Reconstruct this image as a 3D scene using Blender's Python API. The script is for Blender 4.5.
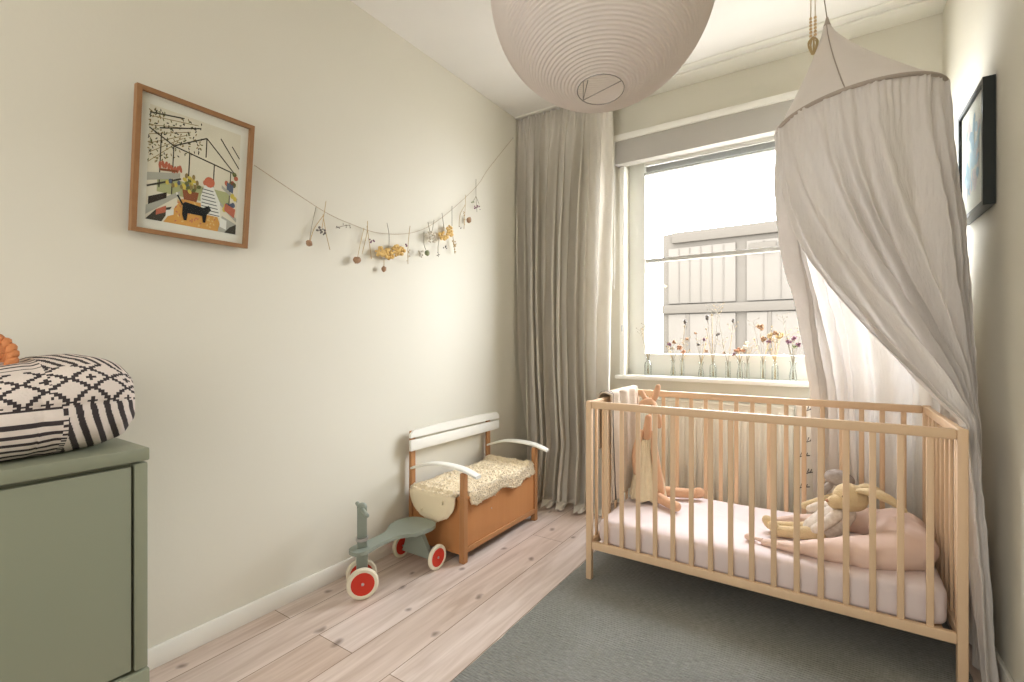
import bpy, bmesh, math, random
from mathutils import Vector, Matrix, noise
random.seed(7)
PI = math.pi
R = math.radians
for o in list(bpy.data.objects): bpy.data.objects.remove(o)
SC = bpy.context.scene
C = SC.collection

# ---------------------------------------------------------------- camera
# room axes: X along the window wall, Y towards the window wall, Z up; metres
CAM_H = 1.067
YAW = math.atan(316/476.0)
cd = bpy.data.cameras.new('camera')
cam = bpy.data.objects.new('camera', cd); C.objects.link(cam)
cam.location = (0, 0, CAM_H)
cam.rotation_euler = (R(90), 0, YAW)
cd.sensor_width = 36; cd.lens = 36*476/1024.0
cd.clip_start = 0.02
SC.camera = cam
FW = Vector((-math.sin(YAW), math.cos(YAW), 0)); RT = Vector((math.cos(YAW), math.sin(YAW), 0))
def ray(px, py): return FW + RT*((px-512)/476) + Vector((0, 0, (341-py)/476))
def atX(px, py, X):
    d = ray(px, py); return Vector((0, 0, CAM_H)) + d*(X/d.x)
def atY(px, py, Y):
    d = ray(px, py); return Vector((0, 0, CAM_H)) + d*(Y/d.y)
def atZ(px, py, Z):
    d = ray(px, py); return Vector((0, 0, CAM_H)) + d*((Z-CAM_H)/d.z)

# ---------------------------------------------------------------- world, lights, exposure
w = bpy.data.worlds.new('sky'); SC.world = w; w.use_nodes = True
nt = w.node_tree; nt.nodes.clear()
bg = nt.nodes.new('ShaderNodeBackground'); wo = nt.nodes.new('ShaderNodeOutputWorld')
bg.inputs['Color'].default_value = (0.95, 0.955, 1.03, 1); bg.inputs['Strength'].default_value = 17.0
nt.links.new(bg.outputs[0], wo.inputs[0])
def area(name, loc, rot, sx, sy, power, col=(1, 1, 1), portal=False):
    l = bpy.data.lights.new(name, 'AREA'); l.shape = 'RECTANGLE'; l.size = sx; l.size_y = sy
    l.energy = power; l.color = col
    if portal: l.cycles.is_portal = True
    o = bpy.data.objects.new(name, l); C.objects.link(o); o.location = loc; o.rotation_euler = rot
    return o
area('window_daylight_portal', (-0.43, 3.20, 1.55), (R(-90), 0, 0), 1.42, 1.42, 1, portal=True)
area('street_daylight_portal', (0, 9, 8), (R(90), 0, 0), 44, 22, 1, portal=True)
area('added_fill_light', (-0.75, -1.28, 1.35), (R(90), 0, 0), 1.5, 2.0, 23, (1.0, 0.98, 0.96))  # added fill behind the camera, brightens the sides facing it
SC.view_settings.view_transform = 'Standard'; SC.view_settings.look = 'None'
SC.view_settings.gamma = 1; SC.view_settings.use_curve_mapping = False
SC.view_settings.exposure = 0.63
cy = SC.cycles
cy.max_bounces = 10; cy.diffuse_bounces = 6; cy.transparent_max_bounces = 24; cy.transmission_bounces = 8
cy.use_denoising = True; cy.denoising_prefilter = 'ACCURATE'; cy.caustics_reflective = False; cy.caustics_refractive = False
cy.sample_clamp_indirect = 6

# ---------------------------------------------------------------- materials
def lin(c):
    return tuple(((v/255)/12.92 if v/255 <= 0.04045 else ((v/255+0.055)/1.055)**2.4) for v in c)+(1,)
def mat(name, c, rough=0.7, c2=None, scale=8, bump=0, bscale=60, stretch=(1, 1, 1), metal=0, transl=0, transp=0, spec=0.3):
    m = bpy.data.materials.new(name); m.use_nodes = True
    t = m.node_tree; b = t.nodes['Principled BSDF']; out = t.nodes['Material Output']
    N = t.nodes.new; L = t.links.new
    b.inputs['Roughness'].default_value = rough; b.inputs['Metallic'].default_value = metal
    b.inputs['Specular IOR Level'].default_value = spec
    tc = N('ShaderNodeTexCoord'); mp = N('ShaderNodeMapping'); mp.inputs['Scale'].default_value = stretch
    L(tc.outputs['Object'], mp.inputs['Vector'])
    if c2 is None: c2 = tuple(v*0.96 for v in c)
    no = N('ShaderNodeTexNoise'); no.inputs['Scale'].default_value = scale; no.inputs['Detail'].default_value = 4
    L(mp.outputs[0], no.inputs['Vector'])
    mx = N('ShaderNodeMix'); mx.data_type = 'RGBA'
    mx.inputs[6].default_value = lin(c); mx.inputs[7].default_value = lin(c2)
    L(no.outputs['Fac'], mx.inputs[0]); L(mx.outputs[2], b.inputs['Base Color'])
    if bump:
        n2 = N('ShaderNodeTexNoise'); n2.inputs['Scale'].default_value = bscale; n2.inputs['Detail'].default_value = 3
        L(mp.outputs[0], n2.inputs['Vector'])
        bp = N('ShaderNodeBump'); bp.inputs['Strength'].default_value = bump; bp.inputs['Distance'].default_value = 0.004
        L(n2.outputs['Fac'], bp.inputs['Height']); L(bp.outputs[0], b.inputs['Normal'])
    s = b.outputs[0]
    if transl:
        tr = N('ShaderNodeBsdfTranslucent'); L(mx.outputs[2], tr.inputs['Color'])
        ms = N('ShaderNodeMixShader'); ms.inputs[0].default_value = transl
        L(s, ms.inputs[1]); L(tr.outputs[0], ms.inputs[2]); s = ms.outputs[0]
    if transp:
        tp = N('ShaderNodeBsdfTransparent')
        ms = N('ShaderNodeMixShader'); ms.inputs[0].default_value = transp
        L(s, ms.inputs[1]); L(tp.outputs[0], ms.inputs[2]); s = ms.outputs[0]
    if transl or transp: L(s, out.inputs[0])
    return m
def glassy(name, tint, refl=0.5):
    m = bpy.data.materials.new(name); m.use_nodes = True; t = m.node_tree; t.nodes.clear()
    N = t.nodes.new; L = t.links.new
    o = N('ShaderNodeOutputMaterial'); tp = N('ShaderNodeBsdfTransparent'); tp.inputs[0].default_value = tint+(1,)
    g = N('ShaderNodeBsdfGlossy'); g.inputs['Roughness'].default_value = 0.03
    lw = N('ShaderNodeLayerWeight'); lw.inputs[0].default_value = 0.35
    mu = N('ShaderNodeMath'); mu.operation = 'MULTIPLY'; mu.inputs[1].default_value = refl
    L(lw.outputs['Fresnel'], mu.inputs[0])
    ms = N('ShaderNodeMixShader'); L(mu.outputs[0], ms.inputs[0]); L(tp.outputs[0], ms.inputs[1]); L(g.outputs[0], ms.inputs[2])
    L(ms.outputs[0], o.inputs[0]); return m

def floor_material():
    m = bpy.data.materials.new('whitewashed_oak_planks'); m.use_nodes = True
    t = m.node_tree; b = t.nodes['Principled BSDF']; N = t.nodes.new; L = t.links.new
    b.inputs['Roughness'].default_value = 0.42; b.inputs['Specular IOR Level'].default_value = 0.35
    tc = N('ShaderNodeTexCoord'); mp = N('ShaderNodeMapping'); mp.inputs['Rotation'].default_value = (0, 0, R(90)); mp.inputs['Location'].default_value = (0.35, 0.06, 0)
    L(tc.outputs['Object'], mp.inputs[0])
    br = N('ShaderNodeTexBrick'); br.inputs['Scale'].default_value = 1.0; br.inputs['Brick Width'].default_value = 1.9; br.inputs['Row Height'].default_value = 0.185
    br.inputs['Mortar Size'].default_value = 0.0016; br.inputs['Mortar Smooth'].default_value = 0.2; br.offset = 0.37; br.inputs['Bias'].default_value = 0.0
    br.inputs['Color1'].default_value = lin((218, 205, 197)); br.inputs['Color2'].default_value = lin((200, 180, 165)); br.inputs['Mortar'].default_value = lin((128, 106, 88))
    L(mp.outputs[0], br.inputs['Vector'])
    m2 = N('ShaderNodeMapping'); m2.inputs['Scale'].default_value = (14, 1.1, 1); L(tc.outputs['Object'], m2.inputs[0])
    gr = N('ShaderNodeTexNoise'); gr.inputs['Scale'].default_value = 2.2; gr.inputs['Detail'].default_value = 7; gr.inputs['Distortion'].default_value = 0.8; L(m2.outputs[0], gr.inputs[0])
    rp = N('ShaderNodeValToRGB'); rp.color_ramp.elements[0].position = 0.33; rp.color_ramp.elements[0].color = (0.78, 0.72, 0.67, 1)
    rp.color_ramp.elements[1].position = 0.66; rp.color_ramp.elements[1].color = (1.06, 1.06, 1.06, 1); L(gr.outputs['Fac'], rp.inputs[0])
    mu = N('ShaderNodeMix'); mu.data_type = 'RGBA'; mu.blend_type = 'MULTIPLY'; mu.inputs[0].default_value = 0.9
    L(br.outputs['Color'], mu.inputs[6]); L(rp.outputs[0], mu.inputs[7])
    # knots
    m3 = N('ShaderNodeMapping'); m3.inputs['Scale'].default_value = (4.0, 2.4, 1); L(tc.outputs['Object'], m3.inputs[0])
    wn = N('ShaderNodeTexNoise'); wn.inputs['Scale'].default_value = 9; L(tc.outputs['Object'], wn.inputs[0])
    ad = N('ShaderNodeMix'); ad.data_type = 'RGBA'; ad.blend_type = 'LINEAR_LIGHT'; ad.inputs[0].default_value = 0.10; L(m3.outputs[0], ad.inputs[6]); L(wn.outputs['Color'], ad.inputs[7])
    vo = N('ShaderNodeTexVoronoi'); vo.voronoi_dimensions = '2D'; vo.inputs['Scale'].default_value = 1.35; L(ad.outputs[2], vo.inputs[0])
    kr = N('ShaderNodeValToRGB'); kr.color_ramp.elements[0].position = 0.02; kr.color_ramp.elements[0].color = (0.30, 0.26, 0.24, 1)
    kr.color_ramp.elements[1].position = 0.085; kr.color_ramp.elements[1].color = (1, 1, 1, 1); L(vo.outputs['Distance'], kr.inputs[0])
    m4 = N('ShaderNodeMix'); m4.data_type = 'RGBA'; m4.blend_type = 'MULTIPLY'; m4.inputs[0].default_value = 0.8
    L(mu.outputs[2], m4.inputs[6]); L(kr.outputs[0], m4.inputs[7]); L(m4.outputs[2], b.inputs['Base Color'])
    bp = N('ShaderNodeBump'); bp.inputs['Strength'].default_value = 0.25; bp.inputs['Distance'].default_value = 0.002
    L(gr.outputs['Fac'], bp.inputs['Height']); L(bp.outputs[0], b.inputs['Normal'])
    return m
def rug_material():
    m = bpy.data.materials.new('woven_grey_green_wool'); m.use_nodes = True
    t = m.node_tree; b = t.nodes['Principled BSDF']; N = t.nodes.new; L = t.links.new
    b.inputs['Roughness'].default_value = 0.95; b.inputs['Specular IOR Level'].default_value = 0.1
    tc = N('ShaderNodeTexCoord')
    no = N('ShaderNodeTexNoise'); no.inputs['Scale'].default_value = 3.0; no.inputs['Detail'].default_value = 5; L(tc.outputs['Object'], no.inputs[0])
    m2 = N('ShaderNodeMapping'); m2.inputs['Scale'].default_value = (30, 160, 1); L(tc.outputs['Object'], m2.inputs[0])
    n2 = N('ShaderNodeTexNoise'); n2.inputs['Scale'].default_value = 1.6; n2.inputs['Detail'].default_value = 2; L(m2.outputs[0], n2.inputs[0])
    wv = N('ShaderNodeTexWave'); wv.bands_direction = 'Y'; wv.inputs['Scale'].default_value = 26; wv.inputs['Distortion'].default_value = 1.5; wv.inputs['Detail'].default_value = 2; L(tc.outputs['Object'], wv.inputs[0])
    mx = N('ShaderNodeMix'); mx.data_type = 'RGBA'; mx.inputs[6].default_value = lin((124, 125, 120)); mx.inputs[7].default_value = lin((158, 158, 153)); L(no.outputs['Fac'], mx.inputs[0])
    rp = N('ShaderNodeValToRGB'); rp.color_ramp.elements[0].position = 0.3; rp.color_ramp.elements[0].color = (0.72, 0.72, 0.72, 1); rp.color_ramp.elements[1].position = 0.7; rp.color_ramp.elements[1].color = (1.1, 1.1, 1.1, 1); L(n2.outputs['Fac'], rp.inputs[0])
    mu = N('ShaderNodeMix'); mu.data_type = 'RGBA'; mu.blend_type = 'MULTIPLY'; mu.inputs[0].default_value = 1; L(mx.outputs[2], mu.inputs[6]); L(rp.outputs[0], mu.inputs[7]); L(mu.outputs[2], b.inputs['Base Color'])
    bp = N('ShaderNodeBump'); bp.inputs['Strength'].default_value = 0.6; bp.inputs['Distance'].default_value = 0.004; L(wv.outputs['Fac'], bp.inputs['Height']); L(bp.outputs[0], b.inputs['Normal'])
    return m

M = dict(
    wall=mat('beige_wall_paint', (216, 212, 198), 0.85, (214, 210, 195), 3, 0.05, 120),
    ceiling=mat('white_ceiling_paint', (235, 232, 226), 0.9, None, 3),
    white=mat('white_gloss_paint', (236, 234, 226), 0.45, (230, 228, 218), 5),
    frame=mat('pale_window_paint', (216, 216, 209), 0.45, (211, 210, 202), 5),
    pelmet=mat('grey_pelmet_fabric', (184, 180, 172), 0.8),
    floor=floor_material(), rug=rug_material(),
    wood=mat('pale_beech', (222, 193, 160), 0.5, (212, 180, 145), 5, 0.05, 30, (6, 6, 0.7)),
    curtain=mat('linen_curtain', (224, 218, 207), 0.9, (212, 206, 193), 30, 0.25, 260, (1, 1, 0.4), transl=0.22),
    canopy=mat('sheer_linen', (228, 223, 217), 0.9, (216, 210, 203), 18, 1.0, 60, (2.2, 2.2, 0.30), transl=0.2, transp=0.02),
    cone=mat('canopy_top_cloth', (224, 218, 211), 0.9, (218, 211, 203), 14, 0.15, 120, transl=0.3),
    band=mat('canopy_hoop_band', (176, 164, 152), 0.9),
    paper=mat('rice_paper', (236, 229, 223), 0.85, (231, 223, 216), 12, 0.15, 60, transl=0.45),
    wire=mat('lantern_wire', (150, 145, 138), 0.4, metal=0.6),
    sage=mat('sage_green_lacquer', (134, 137, 116), 0.38, (131, 134, 113), 3, spec=0.4),
    toy=mat('grey_green_toy_paint', (146, 154, 143), 0.4, (137, 145, 134), 6),
    tyre=mat('cream_rubber', (232, 224, 202), 0.6), red=mat('red_toy_paint', (210, 62, 44), 0.4, (200, 54, 38), 6),
    steel=mat('steel', (190, 190, 190), 0.3, metal=0.9),
    oak=mat('orange_brown_veneer', (198, 142, 92), 0.45, (182, 124, 76), 3, 0.05, 20, (6, 6, 0.8)),
    oakleg=mat('brown_bench_wood', (184, 136, 92), 0.5, (162, 114, 74), 6, 0.05, 30, (6, 6, 0.7)),
    fleece=mat('cream_sheepskin', (250, 240, 220), 0.95, (244, 232, 208), 25, 0.2, 120, transl=0.35),
    hide=mat('sheepskin_hide', (242, 226, 194), 0.9),
    frame_oak=mat('picture_oak', (156, 116, 78), 0.45, (138, 100, 66), 8, 0.05, 40, (1, 5, 5)),
    black=mat('black_frame_paint', (44, 48, 46), 0.35), mount=mat('white_mount_card', (232, 226, 214), 0.8),
    sheet=mat('pale_lilac_cotton', (224, 211, 208), 0.9, (214, 200, 198), 12, 0.2, 30),
    pillow=mat('blush_cotton', (222, 198, 184), 0.9, (212, 186, 172), 12, 0.25, 25),
    doll=mat('tan_felt', (214, 174, 142), 0.95, (204, 162, 130), 20, 0.3, 200),
    crochet=mat('cream_crochet', (230, 218, 190), 0.95, (212, 198, 168), 60, 0.9, 160),
    bunny=mat('honey_plush', (218, 198, 160), 0.95, (198, 174, 134), 40, 0.8, 180),
    floral=mat('white_floral_cotton', (236, 230, 222), 0.9, (176, 158, 140), 75),
    greyfloral=mat('grey_floral_cotton', (140, 126, 118), 0.9, (186, 176, 168), 55),
    knit=mat('greige_knit', (202, 188, 170), 0.95, (186, 170, 150), 70, 0.8, 220),
    darkstripe=mat('charcoal_wool', (70, 66, 66), 0.95), radiator=mat('radiator_enamel', (232, 228, 216), 0.4),
    print_light=mat('cushion_cream', (222, 210, 200), 0.95, (212, 200, 190), 40, 0.4, 200),
    print_dark=mat('cushion_charcoal', (66, 58, 58), 0.95, (56, 50, 50), 40, 0.4, 200),
    rattan=mat('orange_rattan', (206, 138, 88), 0.6, (184, 112, 66), 60, 0.3, 200),
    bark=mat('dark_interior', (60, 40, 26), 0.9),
    straw=mat('straw_stem', (188, 164, 120), 0.9), greystem=mat('grey_stem', (146, 138, 120), 0.9),
    yellow=mat('yellow_dried_bloom', (226, 196, 134), 0.95, (208, 172, 104), 80), rust=mat('rust_bloom', (190, 142, 112), 0.95, (166, 118, 90), 60),
    brownball=mat('brown_seed_head', (172, 140, 112), 0.95, (146, 114, 88), 60), purple=mat('mauve_bloom', (140, 104, 120), 0.95, (116, 84, 98), 60),
    pod=mat('grey_seed_pod', (110, 104, 100), 0.9), whitebloom=mat('pale_bloom', (214, 206, 190), 0.95, (196, 186, 168), 60),
    greenbud=mat('green_bud', (140, 146, 112), 0.95), string=mat('jute_string', (176, 158, 130), 0.9),
    bead=mat('wooden_bead', (216, 190, 150), 0.6, (196, 166, 124), 40), cord=mat('cream_cord', (220, 208, 186), 0.9),
    plastic=mat('white_plastic', (236, 234, 228), 0.4),
    seam=mat('panel_seam', (63, 59, 53), 1.0, spec=0), slatm=mat('grey_blind_slat', (168, 168, 162), 0.9, spec=0), barm=mat('grey_glazing_bar', (180, 178, 172), 0.9, spec=0),
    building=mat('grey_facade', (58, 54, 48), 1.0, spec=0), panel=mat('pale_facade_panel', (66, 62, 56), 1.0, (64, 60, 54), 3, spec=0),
    ground=mat('outdoor_ground', (172, 168, 160), 0.9), leaf=mat('pale_leaf', (150, 150, 90), 0.8),
    glass=glassy('window_glass', (0.97, 0.985, 0.98), 0.05), vase=glassy('vase_glass', (0.975, 0.99, 0.985), 0.5),
)

# ---------------------------------------------------------------- mesh helpers
ORI = {}
def crom(P, n):
    """Catmull-Rom through P (tuples of any length)"""
    if len(P) < 3: 
        return [tuple(a+(b-a)*k/n for a, b in zip(P[0], P[1])) for k in range(n+1)]
    out = []; Q = [P[0]]+list(P)+[P[-1]]; ns = len(P)-1
    for i in range(ns):
        p0, p1, p2, p3 = Q[i:i+4]; m = max(1, round(n/ns))
        for k in range(m):
            t = k/m
            out.append(tuple(0.5*((2*b)+(-a+c)*t+(2*a-5*b+4*c-d)*t*t+(-a+3*b-3*c+d)*t**3) for a, b, c, d in zip(p0, p1, p2, p3)))
    out.append(tuple(P[-1])); return out
class MB:
    def __init__(s): s.bm = bmesh.new()
    def box(s, c, size, bev=0.0, rot=None, mi=0, seg=2):
        t = bmesh.new(); bmesh.ops.create_cube(t, size=1)
        bmesh.ops.scale(t, vec=size, verts=t.verts)
        if bev: bmesh.ops.bevel(t, geom=list(t.edges), offset=bev, segments=seg, affect='EDGES', profile=0.5)
        if rot is not None: bmesh.ops.rotate(t, verts=t.verts, matrix=rot if isinstance(rot, Matrix) else Matrix.Rotation(rot, 3, 'Z'))
        bmesh.ops.translate(t, vec=c, verts=t.verts); s._join(t, mi); return s
    def b2(s, a, b, bev=0.0, mi=0):
        return s.box([(x+y)/2 for x, y in zip(a, b)], [abs(y-x) for x, y in zip(a, b)], bev, mi=mi)
    def _join(s, t, mi=0):
        vm = {v: s.bm.verts.new(v.co) for v in t.verts}
        for f in t.faces:
            try: nf = s.bm.faces.new([vm[v] for v in f.verts]); nf.material_index = mi if mi else f.material_index
            except ValueError: pass
        t.free()
    def tube(s, P, r, seg=10, n=0, flat=1.0, cap=True, up=None, mi=0):
        if not isinstance(r, (list, tuple)): r = [r]*len(P)
        D = [tuple(p)+(q,) for p, q in zip(P, r)]
        if n: D = crom(D, n)
        pts = [Vector(d[:3]) for d in D]; rs = [max(d[3], 1e-4) for d in D]
        T = []
        for i in range(len(pts)):
            a = pts[max(i-1, 0)]; b = pts[min(i+1, len(pts)-1)]; T.append((b-a).normalized())
        u = Vector(up) if up else (Vector((0, 0, 1)) if abs(T[0].z) < 0.9 else Vector((1, 0, 0)))
        rings = []
        for p, t, q in zip(pts, T, rs):
            if up: u = Vector(up)
            sd = t.cross(u)
            if sd.length < 1e-6: sd = t.orthogonal()
            sd.normalize(); u = sd.cross(t).normalized()
            rings.append([s.bm.verts.new(p + sd*(q*math.cos(a)) + u*(q*flat*math.sin(a))) for a in [2*PI*k/seg for k in range(seg)]])
        for A, B in zip(rings, rings[1:]):
            for k in range(seg):
                f = s.bm.faces.new([A[k], A[(k+1) % seg], B[(k+1) % seg], B[k]]); f.material_index = mi
        if cap:
            f = s.bm.faces.new(rings[0][::-1]); f.material_index = mi
            f = s.bm.faces.new(rings[-1]); f.material_index = mi
        return s
    def limb(s, P, r, n=16, seg=12, flat=1.0, mi=0):
        """tube with rounded ends"""
        P = [Vector(p) for p in P]; r = list(r)
        if n: D = crom([tuple(p)+(q,) for p, q in zip(P, r)], n)
        else: D = [tuple(p)+(q,) for p, q in zip(P, r)]
        a, b = Vector(D[0][:3]), Vector(D[1][:3]); e0 = []
        t = (a-b).normalized(); q = D[0][3]
        for k in (90, 65, 40, 18): e0.append(tuple(a+t*q*math.sin(R(k)))+(max(q*math.cos(R(k)), q*0.03),))
        a, b = Vector(D[-1][:3]), Vector(D[-2][:3]); t = (a-b).normalized(); q = D[-1][3]; e1 = []
        for k in (18, 40, 65, 90): e1.append(tuple(a+t*q*math.sin(R(k)))+(max(q*math.cos(R(k)), q*0.03),))
        D = e0+D+e1
        return s.tube([d[:3] for d in D], [d[3] for d in D], seg, flat=flat, mi=mi)
    def lathe(s, prof, c=(0, 0, 0), seg=32, rot=None, mi=0, close=False):
        t = bmesh.new(); rings = []
        for r_, z in prof:
            if r_ < 1e-5: rings.append([t.verts.new((0, 0, z))])
            else: rings.append([t.verts.new((r_*math.cos(2*PI*k/seg), r_*math.sin(2*PI*k/seg), z)) for k in range(seg)])
        for A, B in zip(rings, rings[1:]):
            for k in range(seg):
                a = [A[0]] if len(A) == 1 else [A[k], A[(k+1) % seg]]
                b = [B[0]] if len(B) == 1 else [B[(k+1) % seg], B[k]]
                if len(a)+len(b) > 2: t.faces.new(a+b)
        if rot is not None: bmesh.ops.rotate(t, verts=t.verts, matrix=rot)
        bmesh.ops.translate(t, vec=c, verts=t.verts); s._join(t, mi); return s
    def ball(s, c, r, seg=12, rot=None, mi=0, rough=0.0):
        t = bmesh.new(); bmesh.ops.create_uvsphere(t, u_segments=seg, v_segments=max(5, seg*2//3), radius=1)
        if rough:
            for v in t.verts: v.co *= 1+rough*(noise.noise(v.co*2.3+Vector(c)*13))
        bmesh.ops.scale(t, vec=r if isinstance(r, (tuple, list)) else (r, r, r), verts=t.verts)
        if rot is not None: bmesh.ops.rotate(t, verts=t.verts, matrix=rot)
        bmesh.ops.translate(t, vec=c, verts=t.verts); s._join(t, mi); return s
    def grid(s, f, nu, nv, closed=False, mif=None):
        V = [[s.bm.verts.new(f(i/nu, j/nv)) for i in range(nu if closed else nu+1)] for j in range(nv+1)]
        m = nu
        for j in range(nv):
            for i in range(m):
                i2 = (i+1) % nu if closed else i+1
                fc = s.bm.faces.new([V[j][i], V[j][i2], V[j+1][i2], V[j+1][i]])
                if mif: fc.material_index = mif((i+.5)/nu, (j+.5)/nv)
        return s
    def poly(s, pts, thick, axis, mi=0):
        """prism: flat outline pts (3D) extruded by axis*thick"""
        a = Vector(axis)*thick
        A = [s.bm.verts.new(Vector(p)) for p in pts]; B = [s.bm.verts.new(Vector(p)+a) for p in pts]
        fs = [s.bm.faces.new(A), s.bm.faces.new(B[::-1])]
        for k in range(len(pts)): fs.append(s.bm.faces.new([A[k], B[k], B[(k+1) % len(pts)], A[(k+1) % len(pts)]]))
        for f in fs: f.material_index = mi
        return s
    def build(s, name, m, parent=None, smooth=True, sharp=38, recalc=True):
        if recalc: bmesh.ops.recalc_face_normals(s.bm, faces=s.bm.faces)
        org = ORI.get(parent.name, Vector((0, 0, 0))) if parent else Vector((0, 0, 0))
        if parent: bmesh.ops.translate(s.bm, vec=-org, verts=s.bm.verts)
        if smooth:
            for f in s.bm.faces: f.smooth = True
            for e in s.bm.edges:
                if len(e.link_faces) == 2 and e.calc_face_angle(0) > R(sharp): e.smooth = False
        me = bpy.data.meshes.new(name); s.bm.to_mesh(me); s.bm.free()
        for x in (m if isinstance(m, list) else [m]): me.materials.append(x)
        o = bpy.data.objects.new(name, me); C.objects.link(o)
        if parent: o.parent = parent
        ORI[o.name] = org
        return o
def tag(o, label, cat, group=None, kind=None):
    if label: o['label'] = label
    if cat: o['category'] = cat
    if group: o['group'] = group
    if kind: o['kind'] = kind
    return o
def thing(name, label, cat, loc, group=None):
    o = bpy.data.objects.new(name, None); o.empty_display_size = 0.05; C.objects.link(o)
    o.location = loc; ORI[o.name] = Vector(loc); return tag(o, label, cat, group)
def struct(o): o['kind'] = 'structure'; return o
def solid(o, t, off=0): 
    md = o.modifiers.new('thickness', 'SOLIDIFY'); md.thickness = t; md.offset = off; return o

# ---------------------------------------------------------------- room shell
XL, XR, YW, YB, ZC = -1.839, 0.454, 3.02, -1.30, 2.64
struct(MB().b2((XL-.1, YB-.1, -.1), (XR+.1, YW+.3, 0)).build('floor', M['floor']))
struct(MB().b2((XL-.1, YB-.1, ZC), (XR+.1, YW+.3, ZC+.1)).build('ceiling', M['ceiling']))
struct(MB().b2((XL-.1, YB-.1, 0), (XL, YW+.3, ZC)).build('wall_left', M['wall']))
struct(MB().b2((XR, YB-.1, 0), (XR+.1, YW+.3, ZC)).build('wall_right', M['wall']))
# window wall with its opening
WX0, WX1, WZ0, WZ1 = -1.115, 0.26, 0.835, 2.27
b = MB(); YO = YW+.18
b.b2((XL, YW, 0), (WX0, YO, ZC)); b.b2((WX1, YW, 0), (XR, YO, ZC)); b.b2((WX0, YW, 0), (WX1, YO, WZ0)); b.b2((WX0, YW, WZ1), (WX1, YO, ZC))
struct(b.build('wall_window', M['wall']))
# back wall behind the camera, with an opening added for the fill light
b = MB(); b.b2((XL, YB-.1, 0), (-1.55, YB, ZC)); b.b2((0.05, YB-.1, 0), (XR, YB, ZC)); b.b2((-1.55, YB-.1, 2.5), (0.05, YB, ZC))
struct(b.build('wall_back', M['wall']))
b = MB(); b.b2((XL-.1, -2.6, -.1), (XR+.1, YB-.1, 0)); struct(b.build('floor_sky_block', M['floor']))  # floor of an unseen shell added to keep sky out of the opening
b = MB(); b.b2((XL-.1, -2.7, -.1), (XR+.1, -2.6, ZC+.1)); b.b2((XL-.1, -2.6, 0), (XL, YB-.1, ZC)); b.b2((XR, -2.6, 0), (XR+.1, YB-.1, ZC)); b.b2((XL-.1, -2.6, ZC), (XR+.1, YB-.1, ZC+.1))
struct(b.build('wall_sky_block', M['wall']))  # walls and roof of the added shell, blocking sky behind the opening
# ceiling strip by the window: grooved curtain channel and a plain white board
b = MB(); b.b2((XL, 2.875, ZC-.012), (XR, YW, ZC), .002); b.b2((XL, 2.80, ZC-.006), (XR, 2.835, ZC), .001)
struct(b.build('trim_1', M['white']))
struct(MB().b2((XL, YB, 0), (XL+.014, YW, .069), .003).build('baseboard_left', M['white']))
struct(MB().b2((XR-.013, YB, 0), (XR, YW, .072), .003).build('baseboard_right', M['white']))
struct(MB().b2((XL, YW-.013, 0), (XR, YW, .07), .003).build('baseboard_window', M['white']))

# ---------------------------------------------------------------- window
win = bpy.data.objects.new('window_1', None); C.objects.link(win); win.location = (WX0, YW, WZ0); ORI['window_1'] = Vector(win.location); win['kind'] = 'structure'
YF = 3.10
b = MB()
b.b2((WX0, YF, WZ0), (-1.005, YF+.06, WZ1), .004); b.b2((0.15, YF, WZ0), (WX1, YF+.06, WZ1), .004)
b.b2((-1.005, YF, WZ0), (0.15, YF+.06, .985), .004); b.b2((-1.005, YF, 2.225), (0.15, YF+.06, WZ1), .004)
b.build('window_frame', M['frame'], win)
b = MB(); b.b2((-1.006, YF+.028, .984), (.151, YF+.034, 2.226)); b.build('window_pane', M['glass'], win)
b = MB(); b.b2((-1.005, YF+.010, 1.584), (.15, YF+.05, 1.609), .002); b.build('glazing_bar', M['barm'], win)
b = MB(); b.b2((WX0-.04, 2.945, .822), (WX1+.04, YF+.01, .846), .004); b.build('window_sill', M['white'], win)
b = MB(); b.b2((WX0-.028, YW-.018, .846), (WX0+.004, YW+.01, WZ1), .003); b.b2((WX1-.004, YW-.018, .846), (WX1+.028, YW+.01, WZ1), .003)
b.build('architrave', M['white'], win)
b = MB(); b.b2((WX0-.014, YW-.024, 1.13), (WX0-.006, YW-.018, 1.17), .001); b.build('window_catch', M['steel'], win)

# slatted blind pulled up in the head of the window
t = thing('slatted_blind', 'pale slatted blind pulled up to the top of the window', 'blind', (-.43, 3.06, 2.14))
b = MB(); b.b2((-.995, 3.045, 2.205), (.14, 3.085, 2.224), .002); b.build('headrail', M['white'], t)
b = MB()
for k in range(6): b.box((-.4275, 3.065, 2.196-.0062*k), (1.13, .03, .0022), .0004, Matrix.Rotation(R(12), 3, 'X'))
b.build('slats', M['slatm'], t)
MB().b2((-.995, 3.048, 2.145), (.14, 3.082, 2.157), .003).build('bottom_rail', M['slatm'], t)
for x in (-.98, .12): MB().tube([(x, 3.043, 2.15), (x, 3.043, 2.21)], .0015, 6).build('lift_cord', M['plastic'], t)

t = thing('pelmet_box', 'grey pelmet box with white top moulding above the window', 'pelmet', (-.43, 2.99, 2.21))
MB().b2((-1.158, 2.95, 2.212), (.262, YW, 2.36), .002).build('face_board', M['pelmet'], t)
MB().b2((-1.166, 2.935, 2.36), (.268, YW, 2.398), .004).build('top_moulding', M['white'], t)
cp = [(-1.165, 2.935, 2.36), (-1.166, 2.93, 1.9), (-1.165, 2.93, 1.5), (-1.162, 2.93, 1.43), (-1.155, 2.93, 1.425), (-1.149, 2.93, 1.44), (-1.148, 2.93, 1.9), (-1.150, 2.935, 2.36)]
MB().tube(cp, .0022, 6, 40).build('pull_cord', M['plastic'], t)

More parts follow.
